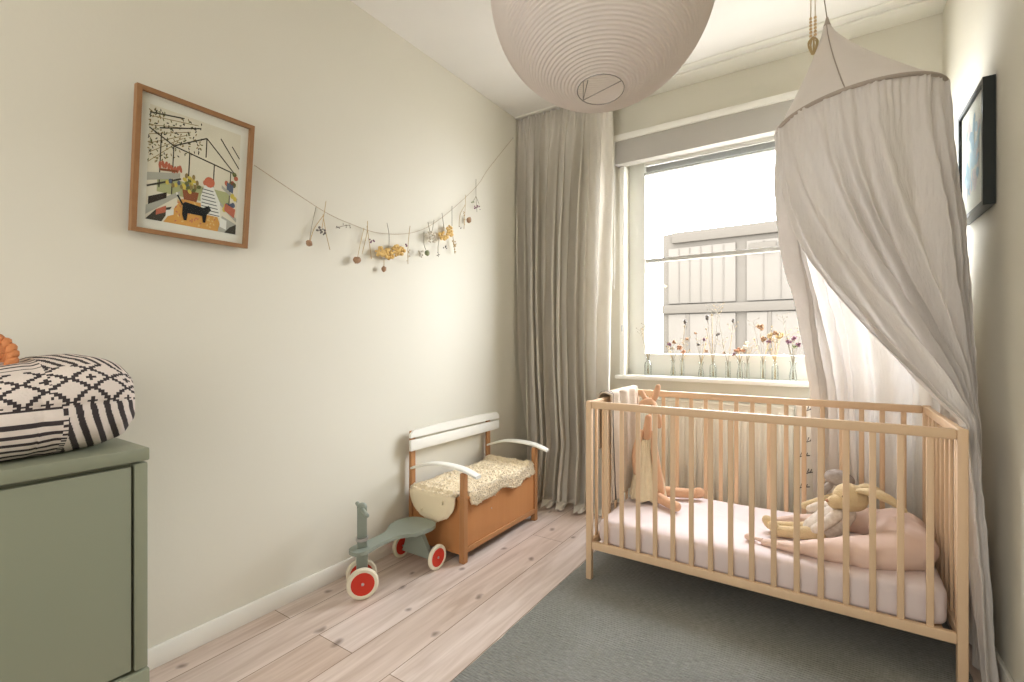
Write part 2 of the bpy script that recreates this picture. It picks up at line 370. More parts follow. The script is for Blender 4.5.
# radiator under the window, behind the cot
t = thing('panel_radiator', 'cream ribbed panel radiator under the window behind the cot', 'radiator', (-.58, 2.96, .12))
b = MB(); b.b2((-.98, 2.925, .13), (-.155, 2.985, .70), .006); b.build('body', M['radiator'], t)
b = MB()
for k in range(24): b.box((-.955+k*.0337, 2.922, .415), (.019, .012, .53), .004)
b.build('ribs', M['radiator'], t)
b = MB(); b.b2((-.985, 2.918, .70), (-.15, 2.99, .715), .003); b.build('top_grille', M['radiator'], t)
for x in (-.8, -.33): MB().b2((x-.015, 2.985, .2), (x+.015, YW-.002, .6), .002).build('wall_bracket', M['steel'], t)
b = MB(); b.tube([(-.13, 2.95, 0), (-.13, 2.95, .16), (-.155, 2.95, .17)], .008, 8); b.build('pipe', M['radiator'], t)

# ---------------------------------------------------------------- outdoors
b = MB(); b.b2((-3.44, 12, -3), (7, 18, 3.72), .02)
for (x0, x1, z0, z1) in []: pass
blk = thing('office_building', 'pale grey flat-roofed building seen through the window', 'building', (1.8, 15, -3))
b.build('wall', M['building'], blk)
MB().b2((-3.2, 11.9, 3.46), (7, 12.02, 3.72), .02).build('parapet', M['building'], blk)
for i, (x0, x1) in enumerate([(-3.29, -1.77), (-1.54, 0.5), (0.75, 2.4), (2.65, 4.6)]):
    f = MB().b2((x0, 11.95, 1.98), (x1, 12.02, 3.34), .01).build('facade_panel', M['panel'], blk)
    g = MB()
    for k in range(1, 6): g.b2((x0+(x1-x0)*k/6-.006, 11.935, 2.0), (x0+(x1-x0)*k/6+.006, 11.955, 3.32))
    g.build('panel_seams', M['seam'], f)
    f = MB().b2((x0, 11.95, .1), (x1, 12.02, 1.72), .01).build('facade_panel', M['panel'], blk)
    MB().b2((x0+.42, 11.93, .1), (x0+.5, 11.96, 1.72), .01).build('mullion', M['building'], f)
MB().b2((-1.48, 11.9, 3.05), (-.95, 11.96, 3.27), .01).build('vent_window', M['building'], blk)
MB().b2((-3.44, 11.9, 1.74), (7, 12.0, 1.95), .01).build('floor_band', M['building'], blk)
struct(MB().b2((-30, 3.5, -3.2), (30, 60, -3)).build('ground', M['ground']))
b = MB(); random.seed(3)
for k in range(700):
    a = Vector((random.gauss(0, .5), random.gauss(0, .4), random.gauss(0, .75))); p = Vector((-4.6, 11.3, .3))+a
    q = Matrix.Rotation(random.random()*6, 3, 'Z') @ Matrix.Rotation(random.random()*3, 3, 'X')
    s_ = .07; b.bm.faces.new([b.bm.verts.new(p+q@Vector(v)) for v in ((-s_, 0, 0), (0, -s_*.5, 0), (s_, 0, 0), (0, s_*.5, 0))])
tre = thing('tree', 'pale leafy tree left of the building outside the window', 'tree', (-4.6, 11.3, -3))
b.build('foliage', M['leaf'], tre, recalc=False)
MB().tube([(-4.6, 11.3, -3), (-4.55, 11.3, -1), (-4.6, 11.3, .6)], [.12, .08, .03], 8).build('trunk', M['bark'], tre)

# ---------------------------------------------------------------- rug
def rugf(side): pass
b = MB(); ys = [(-.6)+k*.05 for k in range(66)]
def edge(y, s): return .006*noise.noise(Vector((y*9, s, 0)))+.004*noise.noise(Vector((y*31, s, 3)))
top = [(-.976+edge(y, 1), y, .007) for y in ys]; rt = [(.375+edge(y, 5), y, .007) for y in ys]
for k in range(len(ys)-1):
    nx = 10
    for i in range(nx):
        def P(a, j, z=.007): return Vector(top[j]).lerp(Vector(rt[j]), a/nx)*1.0 + Vector((0, 0, (0.0006*noise.noise(Vector((a, j, 0))))+z-.007))
        b.bm.faces.new([b.bm.verts.new(P(i, k)), b.bm.verts.new(P(i+1, k)), b.bm.verts.new(P(i+1, k+1)), b.bm.verts.new(P(i, k+1))])
bmesh.ops.remove_doubles(b.bm, verts=b.bm.verts, dist=.0005)
ext = bmesh.ops.extrude_edge_only(b.bm, edges=[e for e in b.bm.edges if len(e.link_faces) == 1])
for v in [g for g in ext['geom'] if isinstance(g, bmesh.types.BMVert)]: v.co.z = 0.0005
tag(b.build('rug', M['rug'], sharp=60), 'grey-green flatwoven rug under the cot', 'rug')

# ---------------------------------------------------------------- long linen curtain
def curtain_f(u, v):
    z = 2.625-(2.61)*v
    e = v**1.5
    x0 = -1.828+.09*e; x1 = -1.135-.03*min(1, v*1.6)+.03*e*v
    # folds: tight pencil pleats at the tape, wide uneven folds below
    wu = u+.012*math.sin(u*23+1)+.01*math.sin(u*9+v*2.2)
    swing = -.05*math.sin(PI*min(1, v*1.0))*math.sin(PI*u)
    tight = math.exp(-v*11)
    A = .046*(1-.5*tight)*(1+.35*math.sin(u*17+2)); ph = 2*PI*11*(wu+.05*v*v)
    f = A*(math.sin(ph)+.28*math.sin(2*ph+1.2)+.12*math.sin(3*ph))*(1-tight)+.012*math.sin(2*PI*27*wu)*(.25+.75*tight)+.012*math.sin(2*PI*5*wu+1+2.5*v)*v
    x = x0+(x1-x0)*u+swing+.020*math.cos(ph)*(1-tight)
    y = 2.84-f-.02*v-.12*max(0, v-.86)/.14*(0.35+.65*math.sin(PI*u)**2)
    zz = z+.0
    if v > .965: zz = .015+.012*abs(math.sin(ph*.5))*(1)+max(0, (1-v))*.5; y -= (v-.965)*2.6*(.25+.75*math.sin(ph*.25+.6)**2); x += (v-.965)*1.2*math.sin(ph*.5)
    x += .004*noise.noise(Vector((u*30, v*6, 0))); y += .008*noise.noise(Vector((u*14, v*7, 4)))
    return (max(x, -1.832), y, zz)
b = MB(); b.grid(curtain_f, 330, 90)
cur = thing('curtain', 'long beige linen curtain gathered at the left of the window', 'curtain', (-1.48, 2.85, 0))
b.build('curtain_cloth', M['curtain'], cur, sharp=180, recalc=False)
def tape_f(u, v): x, y, z = curtain_f(u, v*.03); return (x, y-.003-.002*math.sin(u*800), z+.002)
MB().grid(tape_f, 330, 3).build('pleated_heading', M['curtain'], cur, sharp=180, recalc=False)
for k in range(12): MB().tube([(-1.80+k*.06, 2.83, 2.615), (-1.80+k*.06, 2.83, 2.634)], .004, 6).build('curtain_glider', M['plastic'], cur)

# ---------------------------------------------------------------- picture on the left wall
def uvframe(o, ux, uy, n):
    o, ux, uy, n = map(Vector, (o, ux, uy, n))
    return lambda a, b_, c=0: o+ux*a+uy*b_+n*c
PW, PH = .357, .447
tilt = R(6.5)
pf = uvframe((XL+.012, .577, 1.414), (0, 1, 0), (math.sin(tilt), 0, math.cos(tilt)), (math.cos(tilt), 0, -math.sin(tilt)))
pic = thing('framed_picture', 'oak-framed greenhouse print with a black cat on the left wall', 'picture', pf(PW/2, PH/2))
def bar(b, a0, b0, a1, b1, c0, c1, mi=0, F=None):
    F = F or pf
    P = [F(a0, b0, c0), F(a1, b0, c0), F(a1, b1, c0), F(a0, b1, c0)]
    n = (F(0, 0, 1)-F(0, 0, 0)).normalized(); b.poly(P, c1-c0, n, mi)
def fr4(F, W, H, t, c1, m, par):
    b = MB()
    for P in ([(0, 0), (W, 0), (W-t, t), (t, t)], [(W, 0), (W, H), (W-t, H-t), (W-t, t)], [(W, H), (0, H), (t, H-t), (W-t, H-t)], [(0, H), (0, 0), (t, t), (t, H-t)]):
        b.poly([F(x, y, 0) for x, y in P], c1, (F(0, 0, 1)-F(0, 0, 0)).normalized())
    return b.build('picture_frame', m, par)
fr4(pf, PW, PH, .014, .024, M['frame_oak'], pic)
b = MB(); bar(b, .013, .013, PW-.013, PH-.013, .002, .008); b.build('mount', M['mount'], pic)
# the print: flat coloured shapes
cols = dict(sky=(226, 216, 196), line=(74, 68, 58), shelf=(176, 172, 160), orange=(216, 158, 84), floorl=(226, 186, 120), cat=(38, 38, 38), hair=(202, 112, 84), shirt=(232, 228, 220),
            stripe=(70, 72, 76), pot=(140, 84, 56), leafd=(112, 112, 70), leafy=(214, 190, 90), leaf2=(150, 128, 84), red=(190, 108, 84), blue=(96, 104, 124), lawn=(176, 176, 130), dark=(60, 50, 42), rose=(196, 120, 92))
ck = list(cols); pm = [mat('print_'+k, cols[k], 0.8) for k in ck]
b = MB(); A0, A1, B0, B1 = .040, PW-.040, .045, PH-.045
def S(a, b_, lvl=.0): return pf(A0+(A1-A0)*a, B0+(B1-B0)*b_, .0082+lvl)
def P2(col, pts, lvl): 
    f = b.bm.faces.new([b.bm.verts.new(S(x, y, lvl)) for x, y in pts]); f.material_index = ck.index(col)
def L2(col, x0, y0, x1, y1, wd=.008, lvl=.0009):
    d = Vector((x1-x0, y1-y0)); n = Vector((-d.y, d.x)).normalized()*wd; P2(col, [(x0+n.x, y0+n.y), (x1+n.x, y1+n.y), (x1-n.x, y1-n.y), (x0-n.x, y0-n.y)], lvl)
def D2(col, x, y, rx, ry, lvl=.001, n=12, rot=0):
    P2(col, [(x+rx*math.cos(2*PI*k/n)*math.cos(rot)-ry*math.sin(2*PI*k/n)*math.sin(rot), y+rx*math.cos(2*PI*k/n)*math.sin(rot)+ry*math.sin(2*PI*k/n)*math.cos(rot)) for k in range(n)], lvl)
P2('sky', [(0, 0), (1, 0), (1, 1), (0, 1)], .0002)
P2('lawn', [(.1, .40), (.9, .40), (.9, .26), (.1, .26)], .0003)
P2('orange', [(.18, .0), (.84, .0), (.72, .24), (.36, .24)], .0004)
random.seed(5)
for k in range(60): x = .3+.45*random.random(); y = .02+.2*random.random(); D2('floorl' if k % 2 else 'rose', x, y, .014, .008, .0005, 6, random.random()*3)
for k in range(190):  # foliage outside, top left
    x = random.random()**1.5*.55; y = .98-random.random()*.5*(1-x*.8); D2(('leaf2', 'leafd', 'line')[k % 3], x, y, .014, .006, .0005, 6, random.random()*3)
for k in range(6): L2('leaf2', .0, .5+.08*k, .3+.04*k, .75+.04*k, .003, .0005)
for (x0, y0, x1, y1) in ((0, .80, .25, .70), (.25, .70, .60, .86), (.60, .86, .95, .60), (.25, .70, .95, .60), (.60, .86, .60, .68), (.42, .675, .42, .26), (.70, .64, .70, .30), (.90, .61, .90, .2), (.25, .70, .25, .26), (0, .93, .33, .97), (.10, .82, .52, .93), (.76, .90, 1, .66), (.90, .86, 1, .76), (.12, .78, .12, .3)):
    L2('line', x0, y0, x1, y1, .006)
P2('shelf', [(0, .34), (0, .41), (.33, .47), (.33, .42)], .001); P2('shelf', [(0, .04), (0, .12), (.34, .31), (.34, .27)], .001)
L2('line', 0, .29, .34, .42, .008, .0012); P2('dark', [(.02, .13), (.2, .22), (.2, .27), (.02, .20)], .0012)
for k in range(8): D2('red', .12+.03*k, .50+.012*math.sin(k), .016, .036, .0014, 8, .3*math.sin(k*2))
P2('pot', [(.12, .45), (.30, .47), (.30, .49), (.12, .47)], .0015)
for k in range(9): D2(('leafy', 'blue', 'leaf2')[k % 3], .20+.03*k, .36+.02*math.sin(k*2), .018, .022, .0014, 8)
P2('line', [(.0, .0), (.16, .0), (.26, .15), (.10, .10)], .0013); P2('red', [(.1, .05), (.2, .09), (.2, .15), (.1, .10)], .0014); P2('shirt', [(.2, .05), (.28, .08), (.28, .13), (.2, .11)], .0014)
P2('pot', [(.38, .24), (.52, .24), (.54, .33), (.36, .33)], .0014)
for k in range(16): D2(('leafy', 'leafd', 'leaf2')[k % 3], .45+.10*math.cos(k*2.4)*math.sqrt(k/16), .40+.08*math.sin(k*2.4)*math.sqrt(k/16), .026, .018, .0015, 8, k)
P2('shirt', [(.58, .14), (.56, .30), (.60, .42), (.70, .42), (.79, .28), (.80, .14)], .0016)
for k in range(8): L2('stripe', .575, .155+.032*k, .79-.012*k, .15+.032*k, .004, .0018)
D2('hair', .655, .455, .06, .05, .0018, 14); D2('rose', .60, .44, .02, .025, .0017, 10)
P2('cat', [(.37, .10), (.37, .20), (.40, .22), (.60, .20), (.66, .23), (.69, .19), (.64, .14), (.63, .06), (.60, .06), (.59, .12), (.43, .12), (.42, .05), (.39, .05)], .0019)
L2('cat', .37, .19, .31, .27, .009, .0019); L2('shirt', .31, .27, .30, .29, .009, .0019)
P2('shelf', [(.80, .46), (1, .36), (1, .32), (.80, .43)], .001); P2('shelf', [(.78, .30), (1, .16), (1, .12), (.78, .27)], .001)
for k in range(14): D2(('leafy', 'red', 'blue', 'leafd')[k % 4], .84+.15*random.random(), (.48 if k % 2 else .27)+.12*random.random()-.1*(k % 2 == 0)*random.random(), .024, .028, .0014, 8, k)
P2('blue', [(.86, .43), (.94, .40), (.94, .48), (.86, .50)], .0016); P2('red', [(.84, .22), (.97, .16), (.98, .25), (.85, .29)], .0016)
P2('shelf', [(.78, .0), (1, .0), (1, .10), (.82, .16)], .001); P2('line', [(.86, .0), (1, .0), (1, .1), (.92, .06)], .0012); P2('shirt', [(.80, .05), (.88, .03), (.88, .12), (.80, .14)], .0014)
b.build('printed_art', pm, pic, smooth=False, recalc=False)
b = MB(); bar(b, .013, .013, PW-.013, PH-.013, .0128, .0136); b.build('picture_glass', M['glass'], pic)

# ---------------------------------------------------------------- picture on the right wall
rf = uvframe((XR-.002, 2.504, 1.512), (0, -1, 0), (0, 0, 1), (-1, 0, 0))
pic2 = thing('framed_picture', 'small black-framed pale blue print on the right wall', 'picture', rf(.179, .21))
fr4(rf, .358, .418, .016, .031, M['black'], pic2)
b = MB(); bar(b, .013, .013, .345, .405, .008, .022, F=rf); b.build('mount', M['mount'], pic2)
bm_ = [mat('print_pale_blue', (190, 208, 218), .8), mat('print_mid_blue', (164, 188, 202), .8), mat('print_blush', (222, 206, 204), .8)]
b = MB(); random.seed(11)
def S(a, b_, lvl=0): return rf(.06+.238*a, .07+.278*b_, .0222+lvl)
for k in range(46):
    x, y = .1+.8*random.random(), .1+.8*random.random(); r1, r2, a0 = .06+.10*random.random(), .03+.05*random.random(), random.random()*3
    f = b.bm.faces.new([b.bm.verts.new(S(x+r1*math.cos(q)*math.cos(a0)-r2*math.sin(q)*math.sin(a0), y+r1*math.cos(q)*math.sin(a0)+r2*math.sin(q)*math.cos(a0), .00004*k)) for q in [2*PI*i/9 for i in range(9)]])
    f.material_index = (0, 1, 0, 2)[k % 4]
b.build('printed_art', bm_, pic2, smooth=False, recalc=False)
b = MB(); bar(b, .013, .013, .345, .405, .0255, .0262, F=rf); b.build('picture_glass', M['glass'], pic2)

# ---------------------------------------------------------------- paper lantern
LC = Vector((-.524, 1.232, 2.035)); LR = .305
lan = thing('paper_lantern', 'large round white rice paper lantern hanging from the ceiling', 'lamp', LC)
tl = Matrix.Rotation(R(-8), 3, Vector((LC.y, -LC.x, 0)).normalized())
prof = []; nr = 84; th0 = math.asin(.062/LR)
for k in range(nr*4+1):
    th = th0+(PI-2*th0)*k/(nr*4)
    rr = LR*(1-.0055*abs(math.sin(PI*k/4))**.7*0 - 0.013*(math.sin(PI*k/4)**2))
    # the paper sags in between the wire hoops
    prof.append((rr*math.sin(th), -rr*math.cos(th)))
b = MB(); b.lathe(prof, LC, 96, tl); b.build('paper_shade', M['paper'], lan, sharp=180, recalc=False)
zb = -LR*math.cos(th0)
def LT(x, y, z): return LC+tl@Vector((x, y, z))
b = MB(); ring = [LT(.062*math.cos(2*PI*k/24), .062*math.sin(2*PI*k/24), zb) for k in range(25)]
b.tube(ring, .0014, 6)
a = R(35)
wa = -RT*.040+FW*.044; wb = RT*.046-FW*.038
b.tube([LT(wa.x, wa.y, zb), LT(wa.x, wa.y, zb+.2), LT(-.02, -.02, .28)], .0012, 6)
b.tube([LT(wa.x, wa.y, zb), LT(wb.x, wb.y, zb)], .0013, 6)
b.tube([LT(wb.x, wb.y, zb), LT(wb.x, wb.y, zb+.2), LT(.02, .02, .28)], .0012, 6)
wc = wa-(FW*.082); b.tube([LT(wa.x, wa.y, zb), LT(wc.x, wc.y, zb)], .0011, 6)
b.build('wire_holder', M['wire'], lan)
MB().tube([tuple(LC+Vector((0, 0, .24))), (LC.x, LC.y, ZC)], .003, 8).build('cable', M['plastic'], lan)
MB().lathe([(0, -.05), (.02, -.05), (.022, -.01), (.018, .0), (0, 0)], LC+Vector((0, 0, .28)), 20).build('lamp_holder', M['plastic'], lan)
MB().lathe([(0, 0), (.05, 0), (.048, -.02), (.03, -.03), (0, -.03)], (LC.x, LC.y, ZC), 24).build('ceiling_rose', M['plastic'], lan)

# ---------------------------------------------------------------- sage green cabinet
cab = thing('cabinet', 'sage green lacquered cabinet against the left wall', 'cabinet', (-1.63, .0, 0))
CX, CY = -1.42, .494
MB().b2((XL+.004, -.42, .768), (CX, CY, .800), .004).build('top', M['sage'], cab)
b = MB(); b.b2((XL+.004, CY-.03, .25), (CX-.004, CY-.003, .763), .003); b.b2((XL+.004, -.417, .25), (CX-.004, -.39, .763), .003); b.b2((XL+.004, -.39, .25), (CX-.03, CY-.03, .763))
b.build('body', M['sage'], cab)
MB().b2((CX-.026, -.385, .255), (CX-.007, CY-.036, .757), .003).build('door', M['sage'], cab)
b = MB(); b.b2((XL+.004, -.42, .0), (CX, CY, .246), .004); b.build('plinth', M['sage'], cab)

# patterned floor cushion on the cabinet
def cush(u, v):
    th = 2*PI*u; ph = PI*v
    def sp(c, e): return math.copysign(abs(c)**e, c)
    yy = -sp(math.cos(ph), .9); rr = sp(math.sin(ph), .42)
    x = .195*rr*sp(math.cos(th), .8); z = .113*rr*sp(math.sin(th), .72)
    y = .245*yy
    p = Vector((x, y, z))
    # rises towards the far end, lower at the near end; seams and soft puckers
    z *= 1+(.17*math.sin(y*11-.3) if z > 0 else 0)
    n_ = .010*noise.noise(p*8)+.006*noise.noise(p*19+Vector((3, 1, 0)))
    seam = .010*math.exp(-((z-.012)/.010)**2)*(x > 0)+.007*math.exp(-((y-.035)/.010)**2)
    puck = .007*math.sin(y*110+z*25)*math.exp(-((z+.055)/.03)**2)*(y > .03)+.006*math.sin(z*140)*max(0, (y-.17)/.07)
    k = 1+(n_-seam+puck)*3.2
    x *= k; z *= k; y *= 1+n_
    if z < -.100: z = -.100+(z+.100)*.12
    return (-1.628+x, .268+y*.96, .800+.1055+z*1.03)
def cpat(u, v):
    x, y, z = cush(u, v); th = (u*360+180) % 360-180
    a = int((y+1)/.0066); arc = math.radians(th)*.155; b_ = int((arc+1)/.0066)
    if th > 50 or th < -95:
        if y > .315: return int(((y+arc*.45+1)/.0066) % 3.6 < 1.7)
        return int(b_ % 3 < 1)
    if th > 3:
        if y > .485: return int(b_ % 4 < 2)
        if abs(y-.317) < .0035: return int(b_ % 2)
        P_ = 12; p_ = abs(a % P_-P_//2); q_ = abs((b_+2) % 10-5)
        d = p_+q_
        return int(d in (5, 6) or d <= 1)
    if y < .335: return int(b_ % 4 < 2)
    if y < .345: return int(b_ % 2)
    return int(((y+arc*.25+1)/.0066) % 4.2 < 2)
b = MB(); b.grid(cush, 260, 320, closed=True, mif=cpat)
bmesh.ops.remove_doubles(b.bm, verts=b.bm.verts, dist=1e-5)
tag(b.build('cushion', [M['print_light'], M['print_dark']], sharp=180), 'cream and charcoal patterned pouffe cushion on the green cabinet', 'cushion')

# woven orange bowl lying on the cushion
bs = thing('woven_bowl', 'small orange woven bowl tipped over on the patterned cushion', 'bowl', (-1.62, .25, 1.01))
q = Vector((0, 0, 1)).rotation_difference(Vector((.80, -.32, .42)).normalized()).to_matrix() @ Matrix.Scale(.86, 3)
bc = Vector((-1.60, .232, 1.026))
b = MB()
for k in range(6):
    a = k/6; rr = .022+.040*math.sqrt(a+.05); zz = -.055+.060*a
    pts = [bc+q@Vector(((rr+.0025*math.sin(i*PI/2))*math.cos(2*PI*i/60), (rr+.0025*math.sin(i*PI/2))*math.sin(2*PI*i/60), zz+.002*math.cos(i*PI/2))) for i in range(61)]
    b.tube(pts, .0065, 7)
b.build('coil', M['rattan'], bs, sharp=180)
b = MB()
pts = [bc+q@Vector(((.063+.003*math.sin(i*1.3))*math.cos(2*PI*i/96), (.063+.003*math.sin(i*1.3))*math.sin(2*PI*i/96), .010+.003*math.cos(i*1.3))) for i in range(97)]
b.tube(pts, .0095, 8); b.build('braided_rim', M['rattan'], bs, sharp=180)
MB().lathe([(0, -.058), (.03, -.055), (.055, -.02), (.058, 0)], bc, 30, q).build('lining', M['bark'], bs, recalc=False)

# ---------------------------------------------------------------- toy box bench
BY0, BY1, BXb, BXf = 1.762, 2.455, XL+.034, -1.445
bn = thing('storage_bench', 'orange-brown toy box bench with white slatted back and arms', 'bench', ((BXb+BXf)/2, (BY0+BY1)/2, 0))
def legpost(x0, x1, y, z0, z1, lean=0):
    b = MB(); b.poly([(x0, y-.016, z0), (x1, y-.016, z0), (x1+lean, y-.016, z1), (x0+lean+.006, y-.016, z1)], .032, (0, 1, 0))
    bmesh.ops.bevel(b.bm, geom=list(b.bm.edges), offset=.003, segments=1, affect='EDGES'); return b
for y in (BY0+.016, BY1-.016):
    legpost(BXf-.032, BXf, y, 0, .432, -.0).build('front_leg', M['oakleg'], bn)
    legpost(BXb-.012, BXb+.012, y, 0, .60, -.001).build('back_leg', M['oakleg'], bn)
    # curved white armrest
    b = MB(); prof = crom([(BXb+.008, .408, .011), (BXb+.12, .444, .012), (BXb+.23, .454, .013), (BXf-.01, .447, .013), (BXf+.075, .424, .012)], 20)
    for k in range(len(prof)-1):
        pass
    up = [(p[0], p[1]+p[2]*.8) for p in prof]; dn = [(p[0], p[1]-p[2]*.5) for p in prof]
    wd = [.021+.006*math.sin(PI*i/(len(prof)-1)) for i in range(len(prof))]
    def armf(u, v, up=up, dn=dn, wd=wd, y=y):
        i = min(int(round(v*(len(up)-1))), len(up)-1); a = 2*PI*u
        cx_, cz = (up[i][0]+dn[i][0])/2, (up[i][1]+dn[i][1])/2; h = (up[i][1]-dn[i][1])/2
        return (cx_, y+wd[i]*math.copysign(abs(math.cos(a))**.6, math.cos(a)), cz+h*math.copysign(abs(math.sin(a))**.6, math.sin(a)))
    b.grid(armf, 16, len(prof)-1, closed=True)
    bmesh.ops.holes_fill(b.bm, edges=[e for e in b.bm.edges if len(e.link_faces) == 1])
    b.build('armrest', M['white'], bn)
# back slats
b = MB(); x_ = BXb+.012
b.poly([(x_, 1.745, .568), (x_, 2.53, .568), (x_, 2.53, .590), (x_, 2.505, .608), (x_, 2.3, .613), (x_, 1.95, .613), (x_, 1.77, .606), (x_, 1.745, .588)], .014, (1, 0, 0))
b.build('back_slat', M['white'], bn)
MB().b2((x_, 1.745, .500), (x_+.014, 2.53, .556), .002).build('back_slat', M['white'], bn)
b = MB(); b.b2((BXf-.022, BY0+.032, .072), (BXf-.010, BY1-.032, .30)); b.build('front_panel', M['oak'], bn)
for y in (BY0+.012, BY1-.020): MB().b2((BXb+.013, y, .035), (BXf-.032, y+.010, .30)).build('side_panel', M['oak'], bn)
MB().b2((BXb+.03, BY0+.03, .05), (BXb+.04, BY1-.03, .30)).build('back_panel', M['oak'], bn)
MB().b2((BXf-.026, BY0+.030, .045), (BXf-.002, BY1-.030, .072), .002).build('bottom_rail', M['oakleg'], bn)
MB().b2((BXb+.04, BY0+.002, .300), (BXf-.004, BY1-.002, .314), .003).build('seat_lid', M['oak'], bn)
MB().tube([(BXf-.020, 2.00, .20), (BXf-.0085, 2.00, .20)], .0035, 8).build('nail', M['steel'], bn)

# sheepskin draped over the seat and the near side
def fleece_uv(u, v):
    # u: along the bench (0 far end .. 1 hanging over the near side); v: back (0) to front (1)
    s_ = u*.93; L = 2.445-(BY0-.012)
    def ss(t_): t_ = max(0, min(1, t_)); return t_*t_*(3-2*t_)
    y = 2.445-s_ if s_ < L else BY0-.012
    inner = ss((y-(BY0+.030))/.03)*ss(((BY1-.030)-y)/.03)
    wob = .012*noise.noise(Vector((u*8, 1, 2)))+.006*math.sin(u*31)
    xf = (BXf-.040)*(1-inner)+(BXf+.014+wob)*inner
    xb = BXb+.022+.010*noise.noise(Vector((u*7, 5, 2)))
    z = .322
    if s_ >= L:
        d = s_-L; k = min(1, d/.03); y -= .010*math.sin(k*PI/2)
        z -= .012*(1-math.cos(k*PI/2))+max(0, d-.01)*.62
        q_ = max(0, d-.03)/.19; xm = (xf+xb)/2+.01; sh = math.sqrt(max(0.02, 1-q_*q_)) if q_ < 1 else .14
        xf = xm+(xf-xm)*sh; xb = xm+(xb-xm)*sh
    x = xb+(xf-xb)*v
    if inner > 0 and x > BXf-.006: z -= (x-(BXf-.006))*2.4*inner; x = BXf-.006+(x-(BXf-.006))*.85
    if u < .10: z += .022*math.sin(PI*min(1, u/.10))
    return Vector((x, y, z))
sk = thing('sheepskin', 'cream sheepskin draped over the toy box bench seat', 'sheepskin', (-1.62, 2.1, .32))
def fl(u, v):
    p = fleece_uv(u, v); e = min(1, min(v, 1-v)*9, min(u, 1-u)*14)
    return p+Vector((0, -.010*e if u > .745 else 0, .016*e*(1 if u < .74 else .2)+.007*noise.noise(p*34)+.005*noise.noise(p*75)+.003*noise.noise(p*130)))
b = MB(); b.grid(fl, 240, 120); hide = b.build('hide', M['hide'], sk, sharp=180, recalc=False); solid(hide, .012, -1)
b = MB(); random.seed(9)
for k in range(5200):
    u, v = random.random()*.765, random.random()
    if random.random() < .62: v = random.choice((random.random()*.06, 1-random.random()*.08))
    p = fl(u, v); q_ = Vector((random.uniform(-1, 1), random.uniform(-1, 1), random.uniform(.25, .7)))
    if v > .95: q_ += Vector((1.2, 0, -1.0))
    q_ = q_.normalized()*random.uniform(.004, .008); s_ = random.uniform(.003, .005)
    a = Vector((q_.y, -q_.x, 0)).normalized()*s_; c_ = q_.cross(a).normalized()*s_
    w_ = [b.bm.verts.new(p+a), b.bm.verts.new(p-a*.5+c_*.87), b.bm.verts.new(p-a*.5-c_*.87)]; tp = b.bm.verts.new(p+q_)
    for i in range(3): b.bm.faces.new([w_[i], w_[(i+1) % 3], tp])
b.build('fleece', M['fleece'], sk, sharp=180, recalc=False)

# ---------------------------------------------------------------- toy tricycle
tr = thing('toy_tricycle', 'grey-green wooden ride-on toy with red and cream wheels beside the bench', 'ride-on toy', (-1.64, 1.50, 0))
def wheel(c, axis, r, w_):
    ax = Vector(axis).normalized(); rot = Vector((0, 0, 1)).rotation_difference(ax).to_matrix()
    t_ = MB().lathe([(r*.74, -w_*.42), (r*.79, -w_*.5), (r*.92, -w_*.5), (r, -w_*.25), (r, w_*.25), (r*.92, w_*.5), (r*.79, w_*.5), (r*.74, w_*.42), (r*.74, -w_*.42)], c, 40, rot).build('wheel_tyre', M['tyre'], tr)
    MB().lathe([(0, -w_*.40), (r*.76, -w_*.38), (r*.76, w_*.38), (0, w_*.40)], c, 40, rot).build('wheel_disc', M['red'], t_)
    MB().lathe([(0, w_*.40), (r*.10, w_*.40), (r*.09, w_*.52), (r*.04, w_*.62), (0, w_*.63)], c, 16, rot).build('hub_nut', M['steel'], t_)
fa = Vector((.81, -.59, 0)).normalized(); FC = Vector((-1.640, 1.325, .064))
wheel(FC+fa*.046, fa, .064, .020); wheel(FC-fa*.046, -fa, .064, .020)
RY = 1.660
wheel(Vector((-1.522, RY, .057)), (1, 0, 0), .057, .018); wheel(Vector((-1.757, RY, .057)), (-1, 0, 0), .057, .018)
MB().tube([FC-fa*.05, FC+fa*.05], .005, 10).build('axle', M['steel'], tr); MB().tube([(-1.76, RY, .057), (-1.52, RY, .057)], .005, 10).build('axle', M['steel'], tr)
# plank body with a round seat
out = []
hw = [(1.272, .0), (1.276, .022), (1.292, .038), (1.32, .043), (1.37, .036), (1.43, .034), (1.48, .040), (1.52, .062), (1.555, .088), (1.60, .100), (1.65, .099), (1.69, .082), (1.712, .05), (1.718, 0)]
hwc = crom([(a, c_) for a, c_ in hw], 52)
zt = lambda y: .193+.006*math.cos((y-1.5)*6)
cxl = lambda y: -1.640
left = [(cxl(y)+w_, y) for y, w_ in hwc]; right = [(cxl(y)-w_, y) for y, w_ in hwc[::-1]]
ol = left+right[1:-1]
b = MB(); A = [b.bm.verts.new((x, y, zt(y))) for x, y in ol]; B = [b.bm.verts.new((x, y, zt(y)-.016)) for x, y in ol]
b.bm.faces.new(A); b.bm.faces.new(B[::-1])
for k in range(len(ol)): b.bm.faces.new([A[k], B[k], B[(k+1) % len(ol)], A[(k+1) % len(ol)]])
b.build('seat_plank', M['toy'], tr)
fh = Vector((.90, -.43, 0)).normalized()
